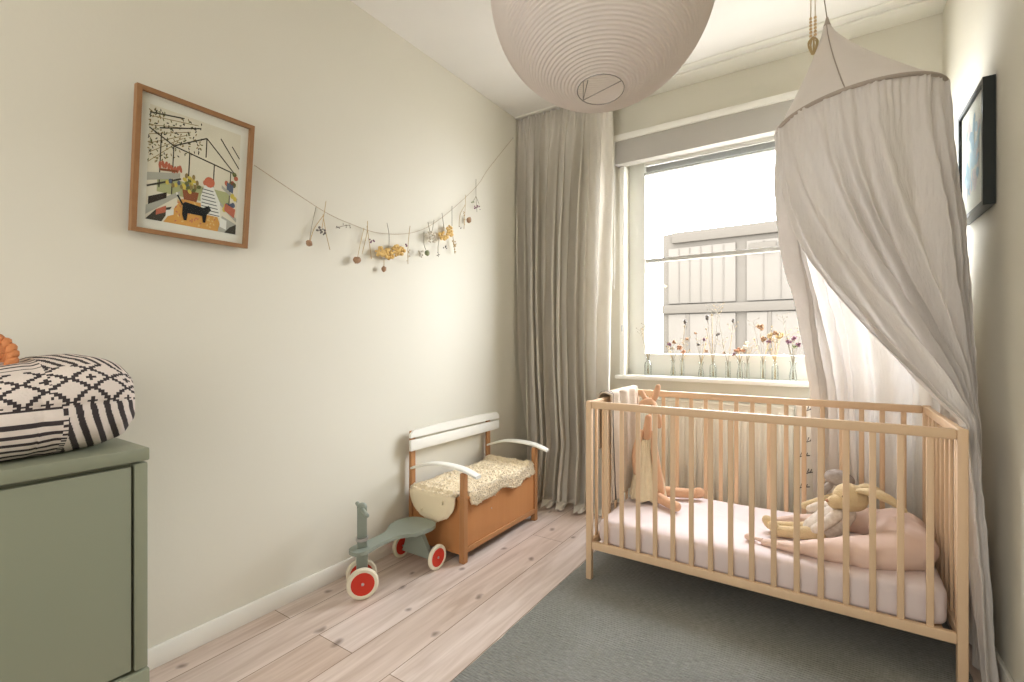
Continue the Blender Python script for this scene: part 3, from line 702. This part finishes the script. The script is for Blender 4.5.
# front fork post and handlebar
rz = math.atan2(fa.y, fa.x)
b = MB(); b.box(FC+Vector((0, 0, .070)), (.020, .046, .135), .003, rz); b.build('fork', M['toy'], tr)
b = MB(); b.box(FC+Vector((0, 0, .200)), (.020, .040, .20), .004, rz); b.ball(FC+Vector((0, 0, .300)), (.011, .021, .021), 12, Matrix.Rotation(rz, 3, 'Z')); b.build('steering_post', M['toy'], tr)
b = MB(); b.limb([FC-fh*.085+Vector((0, 0, .292)), FC+fh*.085+Vector((0, 0, .292))], [.009, .009], 6, 12); b.build('handlebar', M['toy'], tr)
MB().lathe([(0, 0), (.026, 0), (.026, .012), (0, .012)], FC+Vector((0, 0, .163)), 24).build('steering_washer', M['steel'], tr)
b = MB(); b.poly([(-1.735, 1.64, .045), (-1.545, 1.64, .045), (-1.565, 1.64, .09), (-1.60, 1.625, .18), (-1.68, 1.625, .18), (-1.715, 1.64, .09)], .020, (0, 1, 0)); b.build('rear_upright', M['toy'], tr)
b = MB(); b.box((-1.64, 1.62, .166), (.10, .075, .022), .006); b.build('seat_block', M['toy'], tr)

# ---------------------------------------------------------------- cot
KX0, KX1, KY0, KY1, KH = -.900, .353, 1.950, 2.600, .800
cot = thing('cot', 'pale beech slatted baby cot standing on the rug', 'cot', ((KX0+KX1)/2, (KY0+KY1)/2, 0))
pw = .026
for x in (KX0+pw/2, KX1-pw/2):
    for y in (KY0+pw/2, KY1-pw/2): MB().b2((x-pw/2, y-pw/2, .0075), (x+pw/2, y+pw/2, KH), .004).build('post', M['wood'], cot)
for y in (KY0+pw/2, KY1-pw/2):
    MB().b2((KX0+pw, y-.010, KH-.033), (KX1-pw, y+.010, KH-.001), .005).build('top_rail', M['wood'], cot)
    MB().b2((KX0+pw, y-.010, .143), (KX1-pw, y+.010, .177), .004).build('bottom_rail', M['wood'], cot)
    for k in range(16):
        x = -.8096+k*.0717; MB().b2((x-.0095, y-.005, .175), (x+.0095, y+.005, KH-.031), .003).build('slat', M['wood'], cot)
for x in (KX0+pw/2, KX1-pw/2):
    MB().b2((x-.010, KY0+pw, KH-.033), (x+.010, KY1-pw, KH-.001), .005).build('end_rail', M['wood'], cot)
    MB().b2((x-.010, KY0+pw, .143), (x+.010, KY1-pw, .177), .004).build('end_bottom_rail', M['wood'], cot)
    for k in range(7):
        y = 2.04+k*.0784; MB().b2((x-.005, y-.0095, .175), (x+.005, y+.0095, KH-.031), .003).build('end_slat', M['wood'], cot)
for k in range(12):
    x = KX0+.08+k*.0995; MB().b2((x-.03, KY0+.028, .146), (x+.03, KY1-.028, .157), .002).build('base_slat', M['wood'], cot)

# mattress with fitted sheet
def mat_f(u, v):
    a = 2*PI*u; ph = PI*v
    def sp(c, e): return math.copysign(abs(c)**e, c)
    hx, hy, hz = .594, .293, .058
    cx_, cy_ = -.274, 2.275
    x = hx*sp(math.sin(ph), .14)*sp(math.cos(a), .14); y = hy*sp(math.sin(ph), .14)*sp(math.sin(a), .14); z = -hz*sp(math.cos(ph), .5 if math.cos(ph) < 0 else .22)
    k = max(0, (x-.2)/.4); z = z*(1+.25*k)+.012*k
    p = Vector((x, y, z)); n_ = .005*noise.noise(Vector((x*6, y*6, z*14)))+.003*noise.noise(Vector((x*22, y*22, z*8)))
    rim = 1-abs(math.cos(ph))
    side = .004*math.sin(x*55+y*40)*math.exp(-((z+.01)/.03)**2)
    y2 = y*(1+side*1.6); 
    if z < -.0585: z = -.0585
    return (cx_+x*(1+side), cy_+y2, (.2175+z)+n_*(.9 if z > 0 else .3)-.0)
b = MB(); b.grid(mat_f, 220, 60, closed=True); bmesh.ops.remove_doubles(b.bm, verts=b.bm.verts, dist=1e-5)
tag(b.build('mattress', M['sheet'], sharp=180), 'thin cot mattress in a pale lilac-pink fitted sheet', 'mattress')

# crescent nursing pillow
npil = thing('nursing_pillow', 'blush crescent nursing pillow curled at the right end of the cot mattress', 'pillow', (.1, 2.25, .28))
cl = [(-.215, 2.085, .290, .012), (-.10, 2.068, .302, .030), (.03, 2.075, .322, .055), (.15, 2.095, .345, .078), (.225, 2.16, .358, .088), (.225, 2.29, .360, .092), (.215, 2.40, .358, .086), (.12, 2.435, .340, .066), (.02, 2.425, .322, .048), (-.10, 2.39, .302, .028), (-.215, 2.365, .290, .010)]
b = MB()
cl2 = [(x, y, .276+max(r_*.72, .006), r_) for x, y, z, r_ in cl]
D = crom(cl2, 90)
b.tube([d[:3] for d in D], [d[3] for d in D], 28, flat=.74, up=(0, 0, 1))
for v in b.bm.verts:
    n_ = noise.noise(v.co*11)*.008+noise.noise(v.co*30)*.004-.006*max(0, math.sin(math.atan2(v.co.y-2.25, v.co.x-.02)*9))**6*(v.co.x > .05)
    v.co.z += n_; v.co.x += n_*.6
    v.co.x = min(v.co.x, .318); v.co.y = min(max(v.co.y, 1.982), 2.565); v.co.z = max(v.co.z, .272)
b.build('pillow_body', M['pillow'], npil, sharp=180)
b = MB(); b.ball((-.262, 2.09, .291), (.016, .013, .013), 12); b.tube([(-.248, 2.09, .291), (-.212, 2.085, .290)], [.004, .009], 10); b.limb([(-.235, 2.10, .288), (-.255, 2.115, .284)], [.005, .004], 4, 8); b.build('knotted_tie', M['pillow'], npil)

# plush rabbit lying in the pillow
rb = thing('plush_rabbit', 'honey-coloured plush rabbit in floral cloth lying in the nursing pillow', 'soft toy', (.0, 2.24, .29))
def blob(parts, name, m, par, seg=14):
    b = MB()
    for p, r_ in parts: b.limb(p, r_, 12, seg)
    o = b.build(name, m, par, sharp=180); return o
blob([([(-.035, 2.225, .325), (.01, 2.24, .36), (.05, 2.25, .40)], [.050, .056, .042])], 'body', M['floral'], rb, 20)
b = MB(); b.limb([(.080, 2.240, .466), (.068, 2.234, .468)], [.050, .054], 6, 22); b.limb([(.060, 2.225, .458), (.022, 2.203, .450)], [.038, .026], 6, 16); hd = b.build('head', M['bunny'], rb, sharp=180)
b = MB(); b.limb([(.09, 2.215, .502), (.13, 2.20, .508), (.18, 2.19, .496), (.222, 2.185, .468)], [.016, .027, .030, .016], 14, 14, .5); b.build('ear', M['bunny'], hd, sharp=180)
b = MB(); b.limb([(.10, 2.275, .500), (.14, 2.30, .500), (.19, 2.31, .470)], [.016, .026, .018], 14, 14, .5); b.build('ear', M['bunny'], hd, sharp=180)
for c_ in ((.048, 2.188, .480), (.022, 2.236, .482)): MB().ball(c_, .0045, 8).build('eye', M['cat'] if 'cat' in M else M['bark'], hd)
MB().ball((-.003, 2.190, .455), (.006, .008, .006), 8).build('nose', M['rust'], hd)
blob([([(-.03, 2.20, .32), (-.10, 2.19, .310), (-.165, 2.19, .303), (-.185, 2.19, .318)], [.030, .023, .022, .020])], 'leg', M['bunny'], rb)
blob([([(-.03, 2.25, .32), (-.11, 2.25, .308), (-.19, 2.24, .303), (-.212, 2.24, .322)], [.030, .023, .021, .019])], 'leg', M['bunny'], rb)
blob([([(.03, 2.195, .405), (-.01, 2.165, .37), (-.04, 2.15, .350)], [.022, .020, .016])], 'arm', M['floral'], rb)
blob([([(.03, 2.285, .405), (-.02, 2.31, .395), (-.06, 2.315, .375)], [.022, .020, .016])], 'arm', M['floral'], rb)

# second doll behind the rabbit
gd = thing('rag_doll', 'grey floral cloth doll slumped behind the plush rabbit', 'soft toy', (.03, 2.40, .38))
blob([([(.03, 2.415, .41), (.035, 2.42, .44)], [.038, .034])], 'body', M['floral'], gd)
b = MB(); b.ball((.04, 2.43, .487), (.055, .045, .036), 18, Matrix.Rotation(R(10), 3, 'Y')); h2 = b.build('bonnet', M['greyfloral'], gd, sharp=180)
blob([([(.005, 2.405, .46), (-.012, 2.395, .44), (-.014, 2.39, .41)], [.016, .014, .010])], 'bonnet_tie', M['greyfloral'], gd)
blob([([(.03, 2.39, .42), (-.03, 2.37, .395), (-.08, 2.35, .375)], [.020, .018, .015])], 'arm', M['bunny'], gd)

# long-legged deer doll in a crochet dress, leaning in the far left corner
dd = thing('deer_doll', 'tan cloth deer doll in a cream crochet dress sitting in the left of the cot', 'soft toy', (-.755, 2.36, .28))
blob([([(-.755, 2.37, .32), (-.77, 2.40, .42), (-.775, 2.42, .56), (-.772, 2.435, .67)], [.045, .038, .026, .017])], 'body', M['doll'], dd)
b = MB(); b.limb([(-.790, 2.43, .735), (-.765, 2.43, .742), (-.735, 2.42, .725)], [.030, .034, .020], 10, 16); hd = b.build('head', M['doll'], dd, sharp=180)
for P_, r_ in (([(-.745, 2.44, .765), (-.735, 2.45, .80), (-.728, 2.455, .832)], [.013, .016, .013]), ([(-.785, 2.43, .765), (-.800, 2.43, .79), (-.805, 2.43, .805)], [.012, .014, .010])):
    MB().limb(P_, r_, 8, 12).build('ear', M['doll'], hd, sharp=180)
MB().limb([(-.735, 2.425, .715), (-.715, 2.42, .67), (-.712, 2.42, .635)], [.013, .016, .011], 8, 12).build('hanging_ear', M['doll'], hd, sharp=180)
MB().ball((-.742, 2.392, .742), .004, 8).build('eye', M['bark'], hd)
def dress(u, v):
    a = 2*PI*u; r_ = .030+.072*v**.85+.003*math.sin(a*18); k = 1-v
    return (-.752-.02*k+r_*.85*math.cos(a), 2.37+.045*k+r_*1.0*math.sin(a), .290+.275*k+.006*math.sin(a*9)*v)
solid(MB().grid(dress, 120, 40, closed=True).build('dress', M['crochet'], dd, sharp=180, recalc=False), .004)
for sx in (-1, 1):
    MB().tube([(-.77+.02*sx, 2.385, .53), (-.772+.022*sx, 2.40, .57), (-.772+.02*sx, 2.44, .56)], .004, 8, 12).build('dress_strap', M['crochet'], dd)
blob([([(-.735, 2.40, .60), (-.715, 2.36, .50), (-.690, 2.34, .40), (-.675, 2.33, .335)], [.014, .018, .018, .016])], 'arm', M['doll'], dd)
blob([([(-.80, 2.40, .60), (-.815, 2.36, .50), (-.80, 2.33, .41)], [.014, .017, .015])], 'arm', M['doll'], dd)
blob([([(-.73, 2.34, .315), (-.66, 2.29, .310), (-.600, 2.255, .303), (-.585, 2.245, .305)], [.027, .024, .022, .024])], 'leg', M['doll'], dd)
blob([([(-.73, 2.40, .315), (-.64, 2.44, .308), (-.55, 2.485, .306), (-.535, 2.49, .312)], [.027, .024, .023, .026])], 'leg', M['doll'], dd)

# knitted blanket over the left end rail
def blan(u, v):
    y = 2.125+.425*u; s_ = (v-.27)/.73      # v<.27 outside, rest inside
    lx = KX0+pw/2
    w_ = .008*math.sin(u*24+v*3)+.006*math.sin(u*9+1)
    if v < .24:  x = lx-.020-w_*.5; z = .815-(.24-v)*1.1
    elif v < .30: a = (v-.24)/.06*PI; x = lx-.020*math.cos(a); z = .812+.010*math.sin(a)
    else: x = lx+.022+w_+.02*(v-.3); z = .812-(v-.30)*.72; y = y+(.03*(v-.3))*(u-.5)
    x += .004*noise.noise(Vector((u*8, v*8, 1)))
    return (x, y, z)
bl = thing('knitted_blanket', 'greige knitted blanket hung over the left end of the cot', 'blanket', (-.88, 2.34, .8))
solid(MB().grid(blan, 70, 90).build('blanket_cloth', M['knit'], bl, sharp=180, recalc=False), .006)
for u0 in (.03, .115):
    def sf(u, v, u0=u0): x, y, z = blan(u0+.016*u, v); return (x+(.0045 if v > .27 else -.0045), y, z+(.0045 if .23 < v < .31 else 0))
    solid(MB().grid(sf, 2, 90).build('stripe', M['darkstripe'], bl, sharp=180, recalc=False), .001)

# ---------------------------------------------------------------- bed canopy
RC = Vector((.087, 2.30, 1.955)); RR = .268
can = thing('bed_canopy', 'greige sheer linen canopy hung above the right end of the cot', 'canopy', (.09, 2.3, 2.0))
def ringp(deg, r_=RR):
    a = R(deg); x = math.cos(a)*r_; y = math.sin(a)*r_
    return RC+Vector((x, y, .024*x/RR))
APX = Vector((-.003, 2.30, 2.335))
def cone_f(u, v):
    p = ringp(360*u); q_ = APX+Vector((.012*math.cos(2*PI*u), .012*math.sin(2*PI*u), 0))
    t_ = v; r_ = q_.lerp(p, t_); r_.z -= .055*math.sin(PI*t_)+.0; 
    r_.z = q_.z+(p.z-q_.z)*(t_**.80); return r_
MB().grid(cone_f, 96, 24, closed=True).build('cone_top', M['cone'], can, sharp=180, recalc=False)
for dg in (262, 30, 145):
    MB().tube([cone_f(dg/360, k/16)+Vector((math.cos(R(dg)), math.sin(R(dg)), .6))*.002 for k in range(17)], .0022, 6).build('cone_seam', M['band'], can)
MB().tube([ringp(k*6, RR+.002)+Vector((0, 0, -.004)) for k in range(61)], .0075, 8).build('hoop', M['band'], can)
MB().lathe([(.0, .028), (.004, .028), (.008, .01), (.014, -.008), (.0, -.008)], APX+Vector((0, 0, .008)), 14).build('cone_tip', M['band'], can)
MB().tube([APX+Vector((0, 0, .03)), Vector((-.035, 2.305, ZC-.002))], .0022, 6).build('hanging_cord', M['greystem'], can)

def bez(p0, p1, p2, p3, t_):
    s_ = 1-t_; return p0*(s_**3)+p1*(3*s_*s_*t_)+p2*(3*s_*t_*t_)+p3*(t_**3)
D0, D1 = 187, 545
def lerp(a, b_, t_): return a+(b_-a)*t_
def piece(x, K):
    for (a, *va), (b_, *vb) in zip(K, K[1:]):
        if x <= b_:
            t_ = (x-a)/(b_-a); t_ = t_*t_*(3-2*t_)
            return [lerp(p, q_, t_) for p, q_ in zip(va, vb)]
    return K[-1][1:]
# by angle round the hoop: where the cloth is at cot-rail height (x, y, z) and at the hem
KQ = [(187, .350, 2.015, .815), (240, .372, 2.02, .82), (300, .385, 2.05, .80), (350, .398, 2.11, .80), (385, .405, 2.30, .80), (402, .405, 2.52, .8), (415, .385, 2.665, .8), (440, .30, 2.685, .8), (490, .07, 2.69, .8), (508, .030, 2.70, .8), (545, -.045, 2.675, .8)]
KHm = [(187, .395, 1.99, .02), (240, .425, 2.03, .012), (300, .400, 2.12, .012), (350, .425, 2.24, .012), (385, .412, 2.38, .012), (402, .408, 2.56, .012), (415, .39, 2.68, .012), (440, .30, 2.70, .012), (490, .09, 2.71, .012), (508, .05, 2.72, .012), (545, -.02, 2.70, .012)]
def canf(u, v):
    dg = D0+(D1-D0)*u; P0 = ringp(dg)+Vector((0, 0, -.006))
    qx, qy, qz = piece(dg, KQ); Q = Vector((qx, qy, qz)); H = Vector(piece(dg, KHm))
    front = max(0, min(1, (395-dg)/60)); slit = max(0, min(1, (290-dg)/100))
    VS = .66
    if v < VS:
        t_ = v/VS
        p1 = P0+Vector((.03*slit, -.02*slit, -.42-.06*slit)); p2 = Q+Vector((-.02-.15*slit-.02*front, .02+.05*slit, .40-.19*slit*1.0))
        p = bez(P0, p1, p2, Q, t_)
    else:
        t_ = (v-VS)/(1-VS); p = Q.lerp(H, t_); p.y += .03*math.sin(PI*t_)*(1 if dg > 300 else -0)
    rad = Vector((math.cos(R(dg)), math.sin(R(dg)), 0))
    pinch = math.exp(-((v-VS)/.16)**2)*front
    nf = 19
    ph = 2*PI*(nf*u+.35*math.sin(u*31)+.18*math.sin(u*12+v*2))
    amp = .006+.027*min(1, v*4)
    amp *= (1-.45*pinch)
    if dg > 500: amp *= 1.2
    amp_top = .0035*math.sin(2*PI*70*u+.8*math.sin(u*50))*math.exp(-v*14)
    nrm = rad
    if front > 0 and v > .25: k = min(1, (v-.25)/.3)*front; nrm = (rad*(1-k)+Vector((.45, -.9, 0)).normalized()*k*(1-.6*max(0, (v-VS)*3)))
    p = p+nrm*(amp*math.sin(ph)+amp_top+.008*noise.noise(Vector((u*26, v*7, 0)))+.004*noise.noise(Vector((u*80, v*14, 3)))*min(1, v*6))
    tg = Vector((-rad.y, rad.x, 0)); p += tg*(.006*math.cos(ph)*min(1, v*3)*(1-.7*pinch))
    p += Vector((noise.noise(p*17), noise.noise(p*17+Vector((5, 0, 0))), 0))*.004
    if v > VS-.08 and dg < 408: p.x = max(p.x, .362 if v > VS+.02 else p.x)
    p.x = min(p.x, .440)
    if dg > 408 and p.y < 2.615: k = max(0, min(1, (v-.28)/.3)); p.y += (2.615-p.y)*k*k*(3-2*k)
    return p
MB().grid(canf, 420, 120).build('drape', M['canopy'], can, sharp=180, recalc=False)
b = MB()
for e in (0, 1): b.tube([canf(e, k/80) for k in range(81)], .0022, 6)
b.build('hemmed_edge', M['canopy'], can)

# beaded hanging ornament in front of the canopy tip
HB = atY(813, 54, 2.12); hz = HB.z
orn = thing('bead_hanger', 'wooden bead and cord ornament hanging beside the canopy tip', 'ornament', HB)
b = MB(); b2 = MB(); b3 = MB()
for dx in (-.007, .007):
    b.tube([(HB.x+dx, HB.y, ZC-.002), (HB.x+dx, HB.y, hz+.16), (HB.x+dx*1.1, HB.y, hz+.05)], .0022, 8)
    for k in range(6): b2.ball((HB.x+dx, HB.y, hz+.07+.013*k), .0056, 10)
    for k in range(3): b2.ball((HB.x+dx, HB.y, hz+.21+.013*k), .0056, 10)
for k in range(9):
    a = 2*PI*k/9; b3.tube([(HB.x, HB.y, hz+.065), (HB.x+.016*math.cos(a), HB.y+.016*math.sin(a), hz+.042), (HB.x+.004*math.cos(a), HB.y+.004*math.sin(a), hz)], [.002, .003, .002], 6, 8)
b.build('cord', M['cord'], orn); b2.build('beads', M['bead'], orn); b3.build('tassel', M['straw'], orn)

# printed cloth panel hanging behind the cot
b = MB(); p0 = -.135
def pc(u, v): return (-.135+.115*u, 2.80+.006*math.sin(u*9+v*3), .002+.758*v)
pcl = thing('printed_cloth', 'white cloth with black twig print hanging behind the cot', 'cloth', (-.06, 2.8, 0))
solid(MB().grid(pc, 16, 24).build('cloth', M['mount'], pcl, recalc=False), .004)
b = MB()
for k in range(8):
    z = .18+.078*k; x = -.115+.03*(k % 2)
    b.tube([(x-.012, 2.789, z-.01), (x+.01, 2.789, z), (x+.04, 2.789, z+.006)], .0022, 6)
    for i in range(3): b.tube([(x+.012*i, 2.789, z), (x+.012*i+.006, 2.789, z+.018)], .0016, 5)
b.build('twig_print', M['darkstripe'], pcl)

# ---------------------------------------------------------------- glass vases with dried stems on the sill
SZ = .846
def vase(px, h, r_, kind, label):
    p = atY(px, 372, 3.035); x, y = p.x, p.y
    prof = {'bottle': [(0, 0), (r_, 0), (r_, h*.55), (r_*.95, h*.68), (r_*.45, h*.82), (r_*.42, h*.96), (r_*.52, h)],
            'tube': [(0, 0), (r_*.8, 0), (r_*.85, h*.1), (r_*.8, h*.9), (r_*.95, h)],
            'flare': [(0, 0), (r_*.9, 0), (r_, h*.25), (r_*.6, h*.65), (r_*.62, h*.8), (r_, h)]}[kind]
    inn = [(max(0, a-.0022), max(.005, z)) for a, z in prof[::-1]]
    o = MB().lathe(prof+inn, (x, y, SZ+.0005), 20).build('glass_vase', M['vase'])
    tag(o, label, 'vase', 'small glass vases along the window sill'); return x, y
def stems(x, y, h, spec, label, cat='dried flowers'):
    t_ = thing('dried_flower_stems', label, cat, (x, y, SZ+.01), 'dried flowers standing in the sill vases')
    mxz = max(q_[1] for q_ in spec)
    spec = list(spec)+[(random.uniform(-.05, .05), random.uniform(.16, mxz), 'straw', .005, random.choice(('twig', 'straw'))) for _ in range(3)]
    for (dx, dz, mk, hr, kind) in spec:
        dy = random.uniform(-.02, .004)
        top = (x+dx, y+dy, SZ+dz)
        P_ = [(x-dx*.10, y, SZ+.01), (x+dx*.06, y+dy*.2, SZ+h*.9), (x+dx*.6, y+dy*.7, SZ+h+(dz-h)*.55), top]
        st = MB().tube(P_, [.0018, .0016, .0014, .0010], 5, 12).build('stem', M['greystem'] if kind != 'straw' else M['straw'], t_)
        b = MB()
        if kind == 'pod': b.ball(top, (hr*.8, hr*.8, hr*1.2), 10, Matrix.Rotation(dx*6, 3, 'Y')); b.tube([top, (top[0]+.01, top[1], top[2]-.045)], [.002, .001], 5)
        elif kind == 'twig':
            for k in range(5): b.tube([(top[0], top[1], top[2]-.012*k), (top[0]+(.03-.004*k)*(-1)**k, top[1], top[2]-.012*k+.016)], .0007, 4); b.ball((top[0]+(.03-.004*k)*(-1)**k, top[1], top[2]-.012*k+.017), .003, 6)
        else:
            for k in range(7):
                a = random.random()*6.28; e = random.uniform(-1, 1); q_ = hr*.6
                b.ball((top[0]+q_*math.cos(a), top[1]+q_*math.sin(a)*.7, top[2]+q_*e), hr*.55, 7)
        b.build('flower_head', M[mk], st)
random.seed(21)
V = [
 (648, .115, .024, 'bottle', 'tall glass bottle vase with fine branching twigs at the left end of the sill', 'fine grey branching twigs in the leftmost sill vase',
   [(-.05, .30, 'greystem', .006, 'twig'), (-.01, .33, 'greystem', .006, 'twig'), (.035, .27, 'pod', .005, 'twig'), (.07, .36, 'greystem', .005, 'twig')]),
 (673, .105, .016, 'flare', 'narrow glass vase holding mauve-brown blooms, second from the left', 'mauve and pale blooms in the second vase from the left',
   [(-.02, .20, 'purple', .012, 'f'), (.01, .215, 'brownball', .012, 'f'), (.0, .175, 'whitebloom', .012, 'f')]),
 (682, .110, .016, 'tube', 'slim glass tube vase holding rust blooms near the left of the sill', 'rust-coloured blooms in a slim vase near the left of the sill',
   [(-.012, .18, 'rust', .014, 'f'), (.01, .155, 'rust', .013, 'f'), (.03, .235, 'brownball', .010, 'f'), (.02, .34, 'pod', .013, 'pod')]),
 (701, .095, .018, 'flare', 'clear flared vase with small spaced seed heads, left of the sill middle', 'small round seed heads on thin stems left of the sill middle',
   [(-.01, .20, 'pod', .010, 'f'), (.02, .23, 'purple', .009, 'f'), (.03, .16, 'brownball', .009, 'f'), (-.03, .27, 'brownball', .008, 'f')]),
 (713, .105, .020, 'bottle', 'glass vase with drooping grey pods above the middle of the sill', 'tall stems with drooping grey pods over the sill middle',
   [(-.03, .36, 'pod', .014, 'pod'), (.03, .26, 'pod', .012, 'f'), (-.01, .43, 'greystem', .006, 'twig')]),
 (728, .100, .018, 'tube', 'glass tube vase with one arching stem beside the rust blooms', 'arching pale stem with dark bud in the middle of the sill',
   [(.03, .34, 'pod', .010, 'pod'), (-.02, .15, 'brownball', .009, 'f'), (-.06, .40, 'greystem', .004, 'twig')]),
 (740, .105, .018, 'flare', 'glass vase holding a low rust and cream bunch right of the middle', 'low rust and cream bunch right of the sill middle',
   [(-.015, .17, 'rust', .016, 'f'), (.015, .165, 'rust', .014, 'f'), (.03, .185, 'whitebloom', .014, 'f'), (-.03, .145, 'purple', .010, 'f')]),
 (747, .095, .016, 'tube', 'empty-looking slim vase with tan grasses between two fuller vases', 'tan grass heads rising between two fuller vases',
   [(.0, .21, 'whitebloom', .010, 'f'), (.025, .18, 'greystem', .008, 'twig')]),
 (763, .110, .017, 'tube', 'glass vase with tall brown seed heads, third from the right', 'tall stems topped by round brown seed heads',
   [(-.015, .30, 'brownball', .020, 'f'), (.005, .235, 'brownball', .018, 'f'), (.03, .22, 'purple', .012, 'f'), (-.05, .335, 'greystem', .005, 'twig')]),
 (775, .115, .018, 'bottle', 'glass vase holding a full straw-coloured bouquet near the canopy', 'full straw-coloured bouquet near the canopy',
   [(-.02, .25, 'straw', .016, 'straw'), (.005, .265, 'brownball', .015, 'straw'), (.02, .24, 'straw', .016, 'straw'), (0, .225, 'whitebloom', .016, 'straw'), (.03, .255, 'straw', .012, 'straw')]),
 (793, .110, .020, 'flare', 'glass vase with mauve-grey flowers, rightmost beside the canopy', 'mauve-grey flowers in the rightmost sill vase',
   [(-.02, .215, 'purple', .014, 'f'), (.005, .235, 'purple', .013, 'f'), (.01, .19, 'greenbud', .013, 'f'), (.025, .20, 'purple', .012, 'f'), (-.05, .36, 'greystem', .005, 'twig')]),
]
for (px, h, r_, k, lab, lab2, sp) in V:
    x, y = vase(px, h, r_, k, lab); stems(x, y, h, sp, lab2)

# ---------------------------------------------------------------- dried flower garland on the left wall
GX = XL+.016
def g(px, py, off=0): p = atX(px, py, GX+off); return p
sp_ = [g(254, 165), g(295, 192.6), g(326, 212.5), g(350, 223.6), g(379, 233), g(413, 232.5), g(440, 219), g(475, 188), g(489, 168), g(513, 138)]
tag(MB().tube(sp_, .0013, 6, 60).build('garland_string', M['string']), 'thin string slung along the left wall from the picture to the curtain', 'string')
def gon(px):
    D = crom([tuple(p) for p in sp_], 180); best = min(D, key=lambda d: abs((lambda q_: 512+476*(q_.dot(RT))/(q_.dot(FW)))(Vector((d[0], d[1], 0)))-px)); return Vector(best)
def cluster(b, c_, rx, rz, n, br):
    for k in range(n):
        a = random.random()*6.28; q_ = math.sqrt(random.random()); b.ball((c_.x+random.uniform(-.006, .012), c_.y+rx*q_*math.cos(a), c_.z+rz*q_*math.sin(a)), br*random.uniform(.7, 1.2), 6)
def sprig(label, stemsl, heads, m='straw'):
    c_ = g(*stemsl[0][0]); t_ = thing('dried_sprig', label, 'dried flowers', c_, 'dried flowers pegged along the wall string')
    b = MB()
    for P_ in stemsl: b.tube([g(x, y, .006) for x, y in P_], [.0016]*len(P_), 6, 8 if len(P_) > 2 else 0)
    b.build('stem', M[m], t_)
    for (px, py, rw, rh, mk, n, br) in heads:
        b = MB(); p = g(px, py, .014); s_ = p.dot(FW)/476
        if n == 1: b.ball(p, (rw*s_, rw*s_*1.1, rh*s_), 10, rough=.3)
        else: cluster(b, p, rw*s_*1.25, rh*s_, n, br)
        b.build('flower_head', M[mk], t_)
random.seed(4)
sprig('crossed straw stems with a dark dried clump, first bunch from the picture', [[(326, 201), (324, 215), (322, 228)], [(323, 214), (326, 233), (330, 250)], [(323, 216), (314, 229), (310, 242)]], [(320, 231, 5, 4, 'pod', 12, .005)])
sprig('brown seed ball beside the crossed straw stems', [[(316, 207), (312, 225), (309.5, 241)]], [(309, 243, 3.2, 3, 'brownball', 1, 0)], 'greystem')
sprig('small grey twig lying sideways on the string', [[(336, 228), (343, 226), (350, 225)]], [(338, 228, 2.0, 1.5, 'pod', 4, .003), (346, 226, 4, 1.8, 'greystem', 7, .0025)], 'greystem')
sprig('forked straw stems with a pink bud', [[(367.5, 221), (367, 233), (362, 254)], [(367, 226), (369, 240), (371.5, 259)]], [(372, 241.5, 2.8, 2.4, 'purple', 5, .005)])
sprig('brown ball hanging below the forked stems', [[(364, 228), (360, 245), (357.5, 258)]], [(357, 260, 3.6, 3.4, 'brownball', 1, 0)])
sprig('wide golden-yellow bunch, the largest on the string', [[(387, 223), (389, 234), (389, 246)]], [(380, 252, 4.5, 4.5, 'yellow', 26, .008), (389, 254, 7, 4.5, 'yellow', 40, .008), (398, 250, 6, 4.5, 'yellow', 34, .008)], 'greystem')
sprig('small brown pod under the golden-yellow bunch', [[(384, 258), (384, 266)]], [(384, 269, 2.2, 3, 'brownball', 1, 0)])
sprig('thin upright stem with a mauve bud right of the golden bunch', [[(410, 226), (408, 246), (408, 264)]], [(405.5, 246, 2.0, 2.0, 'purple', 5, .004), (408, 256, 1.2, 6, 'straw', 8, .003)])
sprig('two green buds on a short stem', [[(424, 232), (424, 244), (426, 250)]], [(421, 254, 3.4, 3.4, 'whitebloom', 9, .005), (427, 253, 2.4, 2.8, 'greenbud', 1, 0)], 'greystem')
sprig('pale fluffy bunch left of the smaller yellow bunch', [[(428, 222), (430, 232)], [(434, 220), (432, 232)]], [(431, 237, 6, 5.5, 'whitebloom', 40, .006)], 'greystem')
sprig('smaller golden-yellow bunch, right of the pale one', [[(442, 213), (444, 228)], [(452, 206), (452, 226)]], [(443, 236, 4.5, 4, 'yellow', 24, .0075), (449, 231, 4.5, 5, 'yellow', 30, .0075)], 'greystem')
sprig('dark twig hanging under the smaller yellow bunch', [[(439, 240), (438, 248), (438.5, 257)]], [(445, 247, 1.8, 2.0, 'pod', 4, .004), (438, 254, 1.2, 3, 'pod', 5, .003)], 'greystem')
sprig('narrow straw ear hanging right of the smaller yellow bunch', [[(452, 232), (454, 244), (455, 254)]], [(454, 246, 1.8, 7, 'straw', 16, .004)])
sprig('two grass ears with a brown ball near the curtain', [[(465.5, 195), (465, 212), (464, 229)], [(465, 205), (460, 215), (459, 227)]], [(464, 219, 1.2, 8, 'straw', 12, .003), (469, 220, 2.4, 2.8, 'brownball', 1, 0), (459, 227, 1.6, 1.8, 'pod', 3, .003)])
sprig('mauve flower sprig, the closest to the curtain', [[(476, 179), (476, 195), (477, 212)], [(476, 196), (473, 202)], [(476, 196), (479, 204)]], [(473, 202, 2.0, 1.8, 'greenbud', 5, .004), (477, 208, 3.0, 2.4, 'purple', 8, .0045)], 'greystem')
for i, (px, py) in enumerate(((513, 138),)):
    tag(MB().tube([g(px, py, -.015), g(px, py, .006)], [.002, .004], 8).build('wall_nail', M['steel']), 'small nail holding the garland string beside the curtain', 'nail')
